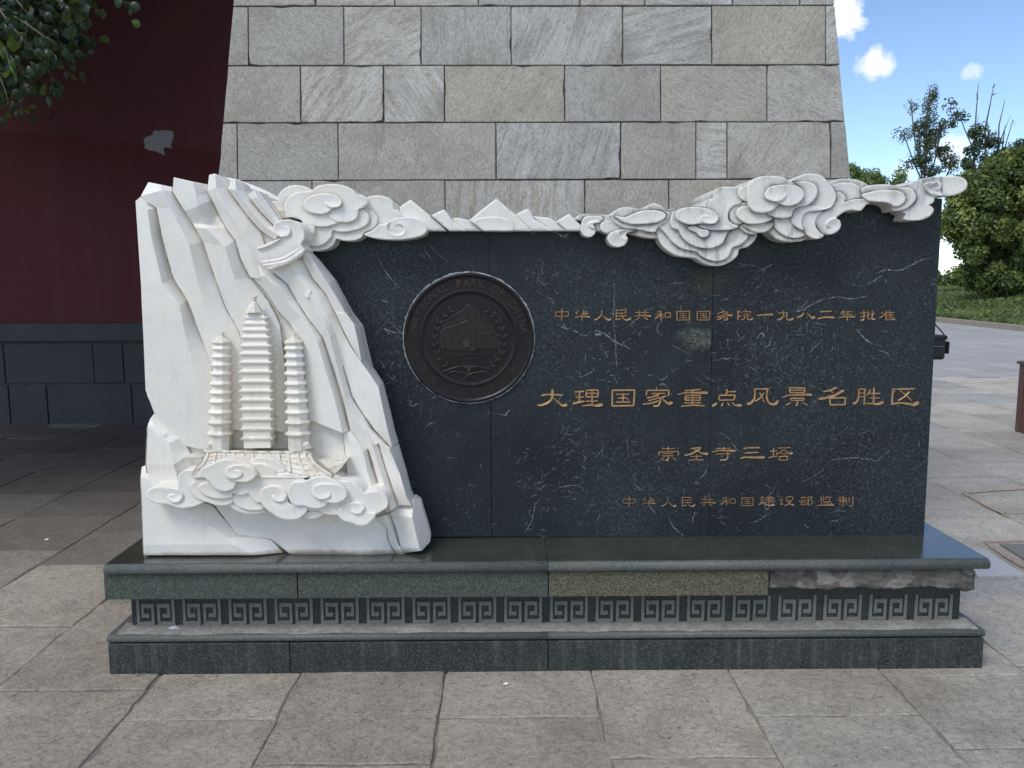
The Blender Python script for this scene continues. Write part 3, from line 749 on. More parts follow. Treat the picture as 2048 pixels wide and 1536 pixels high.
poly_prism('slab_panel', [(480, zs0+2), (480, 452), (979-g1, 452), (983-g1, zs0)], YS, YSB, M['serp'], st)
poly_prism('slab_panel', [(983+g1, zs0), (979+g1, 452), (1240, 450), (1240, 436), (1429-g2, 434), (1416-g2, zs0)], YS, YSB, M['serp'], st)
poly_prism('slab_panel', [(1416+g2, zs0), (1429+g2, 434), (1558, 434), (1559, 397), (1885, 397), (1848, zs0)], YS, YSB, M['serp'], st)
poly_prism('core', [(1000, zs0), (970, 460), (1420, 460), (1425, zs0)], YS+.003, YSB-.01, M['gr_back'], st, 0)

# traced veins of pale calcite, paper thin in the stone
def vein(pts, wd):
    line = catmull(pts, False, 3.0); v = []; f = []
    for i, (x, y) in enumerate(line):
        x += rng.normal(0, .7); y += rng.normal(0, .7)
        t = i/(len(line)-1); w_ = wd*(.15+.85*math.sin(math.pi*min(1, max(0, t)))**.6)*rng.uniform(.25, 1.25)
        a = line[max(i-1, 0)]; b = line[min(i+1, len(line)-1)]; dx, dy = b[0]-a[0], b[1]-a[1]; L = math.hypot(dx, dy)+1e-6
        v += [P(x-dy/L*w_/2, y+dx/L*w_/2, YS-.0006), P(x+dy/L*w_/2, y-dx/L*w_/2, YS-.0006)]
    for i in range(len(line)-1):
        if rng.random() < .10: continue
        f.append((2*i, 2*i+1, 2*i+3, 2*i+2))
    me = new_mesh('vein', v, f, M['vein']); put('vein', me, st)
m_, n = mat('calcite_vein'); oc = n.n('ShaderNodeTexCoord').outputs['Object']
n.out(n.mix(n.ramp(n.noise(oc, 120, 4, .7), [(.35, 0), (.6, 1)]), (.040, .055, .056), (.25, .29, .29)), .4); M['vein'] = m_
for wd, pts in ((2.2, [(757, 515), (765, 532), (778, 552), (793, 570), (803, 580)]), (1.4, [(845, 490), (858, 512), (872, 534)]), (1.6, [(860, 490), (873, 505), (889, 518), (896, 525)]),
                (2, [(762, 600), (773, 604), (783, 609)]), (1.3, [(1048, 548), (1052, 556), (1056, 563)]),
                (2.6, [(1112, 648), (1128, 656), (1150, 662), (1168, 672), (1180, 662)]), (3.4, [(1188, 660), (1208, 667), (1225, 680), (1240, 688), (1262, 698)]),
                (2.2, [(1228, 560), (1229, 590), (1227, 640), (1231, 680), (1232, 720), (1240, 752)]), (2.4, [(1160, 755), (1180, 745), (1190, 735)]),
                (2.0, [(1200, 690), (1210, 705), (1218, 718)]), (3.2, [(1655, 597), (1680, 594), (1705, 598), (1735, 592)]), (2.8, [(1585, 624), (1605, 619), (1630, 606), (1650, 598)]),
                (3.6, [(1752, 548), (1770, 540), (1800, 540), (1822, 530), (1848, 518), (1862, 516)]), (2.4, [(1735, 570), (1750, 560), (1765, 550)]),
                (4.0, [(1712, 658), (1724, 672), (1738, 684), (1752, 690)]), (2.4, [(1756, 700), (1772, 706), (1782, 714)]), (2.2, [(1625, 646), (1642, 648), (1655, 648)]),
                (2.2, [(1425, 722), (1445, 718), (1462, 716), (1476, 706)]), (2.0, [(1618, 706), (1630, 694), (1640, 684)]),
                (2.8, [(1660, 921), (1690, 917), (1720, 916), (1760, 922)]), (1.8, [(1600, 966), (1618, 958), (1634, 948), (1650, 938)]), (2.0, [(1500, 1046), (1515, 1042), (1530, 1032), (1542, 1026)]),
                (3.0, [(1336, 1035), (1346, 1052), (1362, 1068), (1368, 1072)]), (2.4, [(1300, 1012), (1306, 1020), (1312, 1028)]), (2.0, [(1268, 976), (1284, 980), (1290, 984)]),
                (2.2, [(1468, 536), (1490, 530), (1512, 532)]), (1.8, [(1340, 570), (1352, 565), (1368, 567)]), (1.8, [(1510, 545), (1530, 536), (1545, 528), (1522, 542)]),
                (2.2, [(1100, 985), (1120, 975), (1145, 970), (1165, 976)]), (2.6, [(1050, 1066), (1064, 1040), (1070, 1010), (1080, 1000)]), (1.6, [(1050, 540), (1070, 545), (1085, 548)])):
    vein(pts, wd*.8)

# fine pale flecks and hairlines where the stone is shattered
fv, ff = [], []
for cx, cy, sx, sy, n_ in ((1135, 925, 28, 60, 170), (1065, 1010, 22, 45, 110), (1230, 690, 40, 40, 100), (1205, 760, 50, 40, 90), (1460, 720, 60, 30, 110), (1540, 690, 60, 40, 90), (1330, 590, 80, 30, 130), (795, 720, 24, 60, 70), (1480, 590, 60, 40, 90), (1650, 700, 70, 40, 100), (1500, 1000, 140, 50, 120), (1250, 950, 120, 60, 150), (1700, 880, 90, 80, 90), (900, 950, 60, 80, 50), (1650, 570, 120, 40, 110), (1150, 580, 60, 40, 60)):
    for _ in range(int(n_*.46)):
        x, y = cx+rng.normal()*sx, cy+rng.normal()*sy
        if not (645 < x < 1845 and 540 < y < 1068) or math.hypot(x-938, y-677) < 134 or x < 800-(900-y)*.3 and y > 600: continue
        a = rng.normal(-.55, .9); L = rng.exponential(3.2)+1.2; w_ = rng.uniform(.25, .7); b = a+rng.normal(0, .5)
        p = [(x, y), (x+L*math.cos(a), y+L*math.sin(a)), (x+L*math.cos(a)+L*.7*math.cos(b), y+L*math.sin(a)+L*.7*math.sin(b))]; k0 = len(fv)
        for (qx, qy), ww in zip(p, (.3, 1, .3)): fv += [P(qx-math.sin(a)*w_*ww, qy+math.cos(a)*w_*ww, YS-.0005), P(qx+math.sin(a)*w_*ww, qy-math.cos(a)*w_*ww, YS-.0005)]
        ff += [(k0, k0+1, k0+3, k0+2), (k0+2, k0+3, k0+5, k0+4)]
put('calcite_fleck', new_mesh('calcite_fleck', fv, ff, M['vein']), st, kind='stuff')

# ---------------------------------------------------------------- carved gilded characters
def stroke(mb, w0, w1, pts, sc_, toP):
    """v-cut groove ribbon: raised rims, sunken middle"""
    line = catmull(pts, False, 5.0)
    if len(line) < 4: line = [tuple(np.array(pts[0])+(np.array(pts[-1])-np.array(pts[0]))*k/5) for k in range(6)] if len(pts) == 2 else line
    L = [0]
    for a, b in zip(line[:-1], line[1:]): L.append(L[-1]+math.hypot(b[0]-a[0], b[1]-a[1]))
    tot = L[-1]+1e-6; k = len(line); base = len(mb.v); prof = ((-1, .0004), (-1, -.0030), (-.5, -.0018), (0, -.0006), (.5, -.0018), (1, -.0030), (1, .0004))
    for i, (x, y) in enumerate(line):
        t = L[i]/tot; a = line[max(i-1, 0)]; b = line[min(i+1, k-1)]; dx, dy = b[0]-a[0], b[1]-a[1]; l_ = math.hypot(dx, dy)+1e-6
        e = t*t if w1 > w0*1.6 else t
        wd = w0+(w1-w0)*e
        endc = min(1, math.sqrt(max(0, t)*tot/(w0*.55)+.10)); endc2 = min(1, math.sqrt(max(0, 1-t)*tot/(w1*.55)+.10))
        wd *= min(endc, endc2)/2
        for s_, h_ in prof: mb.v.append(tuple(toP(x-dy/l_*wd*s_, y+dx/l_*wd*s_, YS+h_)))
    m_ = len(prof)
    for i in range(k-1):
        for j in range(m_-1): mb.f.append((base+i*m_+j, base+i*m_+j+1, base+(i+1)*m_+j+1, base+(i+1)*m_+j))
def glyph(spec, org, matn='gold', at=None, sc2=1.0, wk=1.0):
    ox, oy, s = org; mb = MB(); strokes = []
    for t in spec.split(';'):
        t = t.strip()
        if not t: continue
        a, b = t.split(':'); ws = [float(q) for q in a.split(',')]; ws = ws*2 if len(ws) == 1 else ws
        strokes.append((ws[0], ws[1], [tuple(float(c) for c in q.split(',')) for q in b.split()]))
    if at:
        xs = [p[0] for q in strokes for p in q[2]]; ys = [p[1] for q in strokes for p in q[2]]
        cx, cy = (min(xs)+max(xs))/2, (min(ys)+max(ys))/2
        toP = lambda x, y, Y: P(at[0]+(x-cx)/s*sc2, at[1]+(y-cy)/s*sc2, Y)
    else: toP = lambda x, y, Y: P(ox+x/s, oy+y/s, Y)
    for w0, w1, pts in strokes: stroke(mb, w0*1.12*wk, w1*1.12*wk, pts, s, toP)
    me = new_mesh('character', mb.v, mb.f, M[matn], True)
    put('character', me, st)
B1, B2 = (1070, 760, 5.251), (1460, 760, 5.251)
glyph('14:65,165 130,152 295,158;24,16:182,95 182,150 172,200 130,240 60,265 25,262;8,36:190,185 235,225 290,268 340,258', B1)
glyph('14:410,125 515,118;12:425,182 515,178;16:468,122 465,225;14,20:520,222 450,235 395,250;13:540,105 665,105;13:540,105 535,178;13:665,105 660,178;11:540,140 660,140;13:535,177 662,175;15:600,105 600,265;11:530,222 662,220;11,34:490,272 580,262 650,270 712,254', B1)
glyph('15:805,108 1052,105;17:812,104 810,275;17:1045,102 1035,275;15:805,272 1042,268;12:850,150 985,148;11:865,190 975,187;13:848,232 1000,230;14:925,150 925,232;10:965,198 992,213', B1)
glyph('11:1275,72 1275,104;13:1166,108 1412,108;15:1175,108 1168,165;15:1408,108 1400,168;11:1220,142 1370,140;12:1315,142 1240,175 1172,190;13,18:1275,165 1312,200 1310,240 1285,272 1238,270;11:1290,190 1185,218;13:1300,218 1220,242 1126,254;12:1378,165 1318,188;10,34:1315,180 1370,225 1405,250 1444,232', B1)
glyph('11:1570,112 1742,98;10,28:1498,152 1600,132 1720,134 1816,134;14:1655,100 1655,272;13:1580,162 1742,160;15:1580,160 1578,212;15:1738,160 1735,212;10:1580,186 1735,185;12:1575,212 1742,212;11:1565,240 1745,238;13:1533,276 1650,265 1786,270', B1)
glyph('16:2015,92 2010,158;12:2015,124 2115,120;14:1935,155 1930,214;14:1930,160 2108,158;14:2102,158 2090,212;12:1930,212 2095,208;14,22:1912,238 1890,258 1858,276;10,17:1977,235 1955,276;10,17:2020,235 2047,272;11,32:2065,235 2110,265 2170,264', B1)
glyph('13:245,95 408,92;15,26:256,92 262,160 245,215 210,245 176,250;15,30:397,90 385,160 395,215 430,252 480,248 504,215;12:358,130 320,185 262,222;10:310,130 340,190 364,238', B2)
glyph('13:618,80 795,85;14:628,80 628,137;14:787,85 782,132;10:635,106 780,106;12:628,133 782,131;10,26:548,182 620,160 750,155 860,153;13:638,190 780,190;13:640,190 640,216;13:777,190 772,214;11:640,214 774,213;14,20:708,215 706,250 688,270;10:642,235 588,264;10:760,235 818,266', B2)
glyph('12,20:975,122 1050,108 1118,78;20,24:1196,106 1120,150 1040,180 930,200;10:1050,115 1088,132;14:1038,190 1218,185;15:1047,188 1052,264;15:1212,185 1207,264;14:1045,260 1208,258', B2)
glyph('13,22:1350,92 1350,180 1325,235 1288,250;12:1350,95 1420,95;16:1416,92 1408,264;10:1355,137 1410,136;10:1350,177 1410,173;11:1478,98 1438,162;12:1462,142 1582,140;16:1512,76 1505,252;10:1468,190 1572,188;12,32:1422,247 1500,248 1560,252 1614,228', B2)
glyph('12,16:1700,96 1800,95 1944,90;17:1716,92 1705,160 1700,248;14,36:1690,256 1780,240 1880,252 1930,260 1984,230;11:1780,105 1850,160 1908,217;14:1888,118 1830,175 1762,217', B2)
A1, A2 = (1100, 610, 5.851), (1420, 610, 5.389)
Zhong = '9:62,80 218,78;10:68,78 64,134;10:215,76 212,134;9:64,132 214,130;11:140,44 136,182'
Hua = '9:338,58 298,100;10:315,84 312,112;11:395,52 390,100;9,12:375,104 420,105 448,92;9:438,70 400,90;9,17:286,147 370,132 468,140;11:376,108 375,183'
Ren = '9,16:606,56 600,110 570,150 517,177;9,26:610,122 650,155 685,175 714,158'
Min = '10:768,60 894,60;10:890,60 890,97;9:775,95 890,95;10:774,58 775,168;14,12:762,172 832,160;9:780,130 904,125;9,24:838,95 850,140 890,176 945,154'
Gong = '10:1045,60 1045,128;10:1110,58 1108,128;9:998,88 1154,85;9,19:983,132 1080,122 1184,130;9:1052,138 1013,173;9,13:1090,138 1145,172'
He = '9:1302,70 1252,86;9:1238,110 1332,106;11:1296,72 1295,183;9,14:1290,115 1228,162;9:1300,120 1332,147;10:1345,90 1412,90;10:1346,88 1346,148;10:1410,88 1408,148;9:1345,146 1410,144'
Guo = '10:1478,76 1642,72;11:1486,74 1485,178;11:1632,72 1630,178;10:1484,176 1632,173;8:1513,99 1602,97;8:1515,123 1602,121;8:1510,150 1608,149;9:1557,98 1557,150;8:1582,130 1596,142'
for g_ in (Zhong, Hua, Ren, Min, Gong, He, Guo): glyph(g_, A1)
glyph(Guo, (1100+237/5.851, 610, 5.851))
glyph('9:152,53 120,80 72,96;9:128,76 197,74;10:195,75 160,102 72,132;9,22:130,84 180,108 244,110;9:92,137 192,130;12,14:192,130 180,158 145,160;10:146,108 128,140 78,158', A2)
glyph('9:283,66 328,65;9:326,65 302,98 328,122 300,128;11:300,62 300,162;10:385,46 385,66;9:345,72 444,70;9:347,70 345,92;10:440,70 438,92;8:365,96 420,95;8:350,116 442,115;9:376,118 370,145 333,160;9,19:405,118 405,152 440,156 463,138', A2)
glyph('12,22:503,114 590,104 680,104', A2)
glyph('10,15:786,56 790,110 762,150 722,158;9:733,86 838,82;10,22:836,82 825,130 850,162 898,143;8:788,106 812,122', A2)
glyph('10,17:1012,78 985,115 938,134;9,26:1043,83 1080,120 1105,142 1130,122', A2)
glyph('12:1183,72 1314,66;12,26:1157,148 1240,132 1344,134', A2)
glyph('9:1442,58 1408,98;9:1425,77 1538,70;9:1430,103 1532,100;10:1446,75 1440,130;9,19:1382,137 1470,125 1564,126;12:1487,75 1476,168', A2)
glyph('9:1618,86 1692,80;12,14:1656,56 1656,150 1618,163;9:1620,127 1692,110;10:1706,58 1702,157;9:1706,96 1732,95;9:1702,157 1738,145;10,21:1752,58 1748,145 1784,150;9:1778,84 1752,106', A2)
glyph('9:1843,76 1867,96;10:1872,112 1828,137;9:1908,58 1872,112;10:1896,82 1896,168;9:1930,53 1942,78;9:1890,84 1988,80;8:1895,109 1982,106;8:1895,133 1982,130;9:1942,80 1941,157;9,19:1895,160 2002,152', A2)
A3 = (1300, 885, 6.827)
glyph('10:166,87 340,80;12:175,66 176,97;14:248,56 248,108;12:324,66 331,92;11:118,130 394,122;13,17:124,126 120,178;15:389,124 388,178;9:170,152 318,148;11:158,184 328,178;13,24:242,180 250,225 208,244;9:198,204 138,237;9:308,204 362,240', A3)
glyph('13:552,82 700,66;14,18:698,72 620,125 540,160 467,174;11,36:588,84 660,120 720,150 796,156;11:556,192 708,185;15:633,162 632,238;12:522,242 630,235 738,240', A3)
glyph('11:902,86 1098,75;15:1010,56 1010,108;12,28:842,132 940,110 1060,108 1170,116;10:902,157 1112,152;13,19:1060,118 1060,200 1030,234 952,237;11:968,180 992,192', A3)
glyph('14,18:1272,86 1340,72 1504,70;12,16:1292,147 1380,138 1484,135;16,36:1230,218 1300,200 1440,205 1566,200', A3)
glyph('12:1636,120 1738,112;14:1686,70 1685,194;14:1616,208 1744,183;10:1738,76 1918,68;14:1780,60 1782,94;14:1852,60 1852,92;11,14:1822,98 1780,135 1716,157;10,32:1824,98 1870,125 1900,150 1950,142;9:1788,156 1862,152;13:1763,190 1882,188;13:1766,188 1766,247;13:1880,186 1875,247;11:1765,242 1878,238', A3)
for g_, cx in zip((Zhong, Hua, Ren, Min, Gong, He), (1258.5, 1298, 1337.5, 1376.7, 1416, 1456.5)): glyph(g_, A1, 'gold_dull', (cx, 1003.5), .9, .85)
glyph(Guo, A1, 'gold_dull', (1495, 1003.5), .9, .85)
A4 = (1430, 980, 7.062)
glyph('10:633,106 692,95;10:690,96 650,140 692,150;11:682,150 650,190 605,207;11,28:638,165 700,200 780,216 844,202;10:720,105 824,100;10:698,129 844,122;10:718,151 824,150;9:708,173 824,168;12:766,78 760,202', A4, 'gold_dull')
glyph('11:922,99 952,111;10:896,142 962,135;12:946,140 930,200 962,193;10:1020,95 998,137;10:1020,96 1092,95;10:1090,95 1095,125 1114,129;10:998,151 1085,148;12:1082,148 1040,195 976,222;10,26:1018,153 1060,200 1120,212', A4, 'gold_dull')
glyph('10:1246,82 1246,102;10:1202,110 1294,105;10:1224,114 1231,132;10:1271,114 1262,132;10:1178,157 1304,145;10:1213,176 1287,175;10:1216,174 1216,214;10:1286,174 1284,213;10:1216,210 1284,208;12:1316,92 1316,228;10:1316,100 1376,98 1345,138 1386,170 1342,208', A4, 'gold_dull')
glyph('12:1500,92 1498,163;12:1536,82 1530,153;10:1577,87 1555,142;10:1575,106 1648,100;10:1600,125 1628,142;10:1502,171 1642,165;10:1505,170 1505,217;10:1550,170 1550,214;10:1595,168 1595,214;10:1640,165 1636,214;12,28:1446,217 1550,212 1682,208', A4, 'gold_dull')
glyph('10:1772,88 1748,117;10:1750,116 1864,112;11,13:1732,147 1874,138;12:1810,80 1808,230;10:1763,166 1862,162;11:1765,164 1762,218;11:1860,162 1856,214;11:1896,98 1893,174;13,12:1947,80 1942,214 1888,218', A4, 'gold_dull')
# ================================================================== CLOUDS ALONG THE TOP
def cv(*pts, s=1, amp=.0055, w=7.0): return dict(pts=list(pts), s=s, amp=amp, w=w)
def tr(o, pts): return [(o[0]+x/o[2], o[1]+y/o[2]) for x, y in pts]
def group_plates(parent, items, Y0, dY, Yb, matn, name='cloud_scroll', grime=1.0, gw=4.0, xover=()):
    """items: (origin, level, outline, carves, opts); higher levels stand further out"""
    outl = [(it[1], catmull(tr(it[0], it[2]), True, 6) if it[4].get('smooth', True) else tr(it[0], it[2])) for it in items]
    for it in items:
        o, lv, pts, cs, op = it
        lo = np.min(tr(o, pts), 0)-8; hi = np.max(tr(o, pts), 0)+8
        over = [q for l2, q in outl if l2 > lv and np.all(np.min(q, 0) < hi) and np.all(np.max(q, 0) > lo)]
        over += [q for q in xover]
        carves = [dict(c, pts=tr(o, c['pts'])) for c in cs]
        plate(op.get('name', name), tr(o, pts), Y0-dY*lv, op.get('back', Yb), M[op.get('mat', matn)], parent, carves,
              dish=op.get('dish', .0026), over=over, smooth=op.get('smooth', True), grime=grime, gw=gw)
O1 = (500, 340, 5.12); S = {}
YC = YS-.085
tl = [
 (O1, 1, [(205, 345), (240, 322), (285, 318), (292, 255), (345, 192), (430, 157), (530, 160), (605, 188), (650, 225), (560, 320), (400, 430), (262, 418)], [], S),
 (O1, 1, [(262, 416), (350, 402), (430, 440), (430, 498), (380, 498), (308, 508)], [], S),
 (O1, .5, [(1190, 290), (1250, 265), (1340, 262), (1420, 283), (1462, 322), (1470, 370), (1476, 408), (1506, 405), (1540, 445), (1562, 490), (1430, 560), (1300, 560), (1200, 440), (1150, 380)], [], S),
 (O1, 1.1, [(560, 600), (800, 560), (1110, 405), (1200, 405), (1270, 432), (1310, 505), (1290, 575), (1240, 615), (1172, 640), (1145, 690), (1060, 724), (950, 724), (888, 706), (850, 770), (780, 812), (690, 830), (600, 822), (556, 770)], [], S),
 (O1, 2, [(560, 600), (800, 560), (1110, 410), (1165, 412), (1212, 455), (1222, 515), (1195, 562), (1120, 605), (1000, 634), (905, 634), (848, 622), (830, 690), (765, 755), (690, 783), (610, 772), (556, 738)], [], S),
 (O1, 3.2, [(565, 585), (655, 572), (664, 615), (645, 660), (600, 680), (562, 668)], [], S),
 (O1, 3, [(350, 400), (355, 330), (410, 262), (500, 226), (620, 214), (690, 165), (780, 147), (880, 145), (980, 165), (1055, 205), (1095, 253), (1155, 258), (1196, 290), (1206, 330), (1180, 372), (1130, 400), (1112, 408), (1106, 462), (1080, 508), (1000, 540), (935, 536), (890, 548), (830, 572), (740, 585), (655, 576), (570, 575), (520, 515), (440, 492), (375, 492)], [cv((790, 455), (830, 498), (880, 525), (935, 537), s=-1, amp=.004)], S),
 (O1, 4, [(560, 400), (548, 345), (580, 288), (660, 252), (770, 240), (860, 254), (920, 290), (940, 335), (915, 378), (850, 392), (810, 430), (760, 450), (690, 452), (620, 438)], [cv((938, 338), (915, 375), (850, 389), (800, 378), (768, 348), (774, 325), (792, 318), s=1)], S),
 (O1, 1.6, [(1170, 655), (1250, 618), (1320, 560), (1400, 545), (1440, 515), (1530, 484), (1650, 485), (1745, 512), (1800, 562), (1816, 612), (1780, 662), (1700, 692), (1560, 713), (1400, 714), (1280, 700), (1200, 680)], [cv((1420, 545), (1405, 595), (1438, 645), (1505, 665), (1565, 645), (1582, 602), (1556, 567), (1510, 562), (1478, 588), s=1, amp=.007)], S),
]
WH = [(78, 830), (75, 800), (110, 782), (200, 745), (290, 705), (318, 688), (262, 662), (240, 605), (250, 550), (320, 513), (420, 509), (500, 548), (553, 620), (557, 700), (525, 768), (562, 822), (500, 890), (400, 952)]
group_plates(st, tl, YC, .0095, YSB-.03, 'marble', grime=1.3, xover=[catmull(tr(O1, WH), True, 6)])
for q in ([(178, 345), (240, 430), (296, 508), (345, 497), (430, 492), (510, 535), (562, 612), (568, 700), (535, 765), (575, 828)],):
    mb = MB(); line = catmull(tr(O1, q), False, 5); mb.tube([P(x, y, YC-.040) for x, y in line], [.0022+.0012*math.sin(i*.9) for i in range(len(line))], 6); mb.build('open_joint', M['crack'], st, True)
for q in ([(1846, 466), (1935, 545), (2030, 636)], [(1500, 405), (1540, 445), (1560, 484)]):
    mb = MB(); line = catmull(tr(O1, q), False, 5); mb.tube([P(x, y, YS-.074) for x, y in line], .0016, 6); mb.build('open_joint', M['crack'], st, True)
# small peaks between the clouds
O2 = (800, 340, 5.12); PK = dict(smooth=False, dish=.001, name='mountain_peak')
YP = YS-.06
pk = [
 (O2, 0, [(540, 492), (600, 490), (700, 512), (745, 545), (838, 622), (660, 622), (550, 530)], [], PK),
 (O2, 0, [(1362, 474), (1530, 488), (1595, 530), (1700, 622), (1540, 622), (1380, 500)], [], PK),
 (O2, 1, [(0, 375), (110, 303), (300, 458), (478, 622), (250, 622), (150, 600), (0, 480)], [], PK),
 (O2, 1.6, [(318, 465), (452, 403), (500, 470), (545, 528), (675, 622), (500, 622)], [], PK),
 (O2, 1, [(1600, 527), (1730, 448), (1848, 560), (1850, 622), (1706, 622)], [], PK),
 (O2, 1, [(1182, 456), (1312, 393), (1368, 498), (1560, 622), (1340, 622)], [], PK),
 (O2, 1.6, [(705, 515), (985, 292), (1172, 450), (1340, 622), (845, 622)], [], PK),
 (O2, 2.2, [(745, 530), (800, 497), (930, 480), (1060, 490), (1140, 533), (1162, 580), (1152, 622), (950, 624), (850, 620), (800, 578)], [], dict(name='mountain_peak', dish=.002)),
]
group_plates(st, pk, YP, .008, YSB-.03, 'marble', grime=.6)
O3, O4, O5 = (1140, 330, 5.12), (1460, 340, 6.827), (1680, 340, 7.877)
DP = dict(back=YSB+.02)
YT = YS-.075
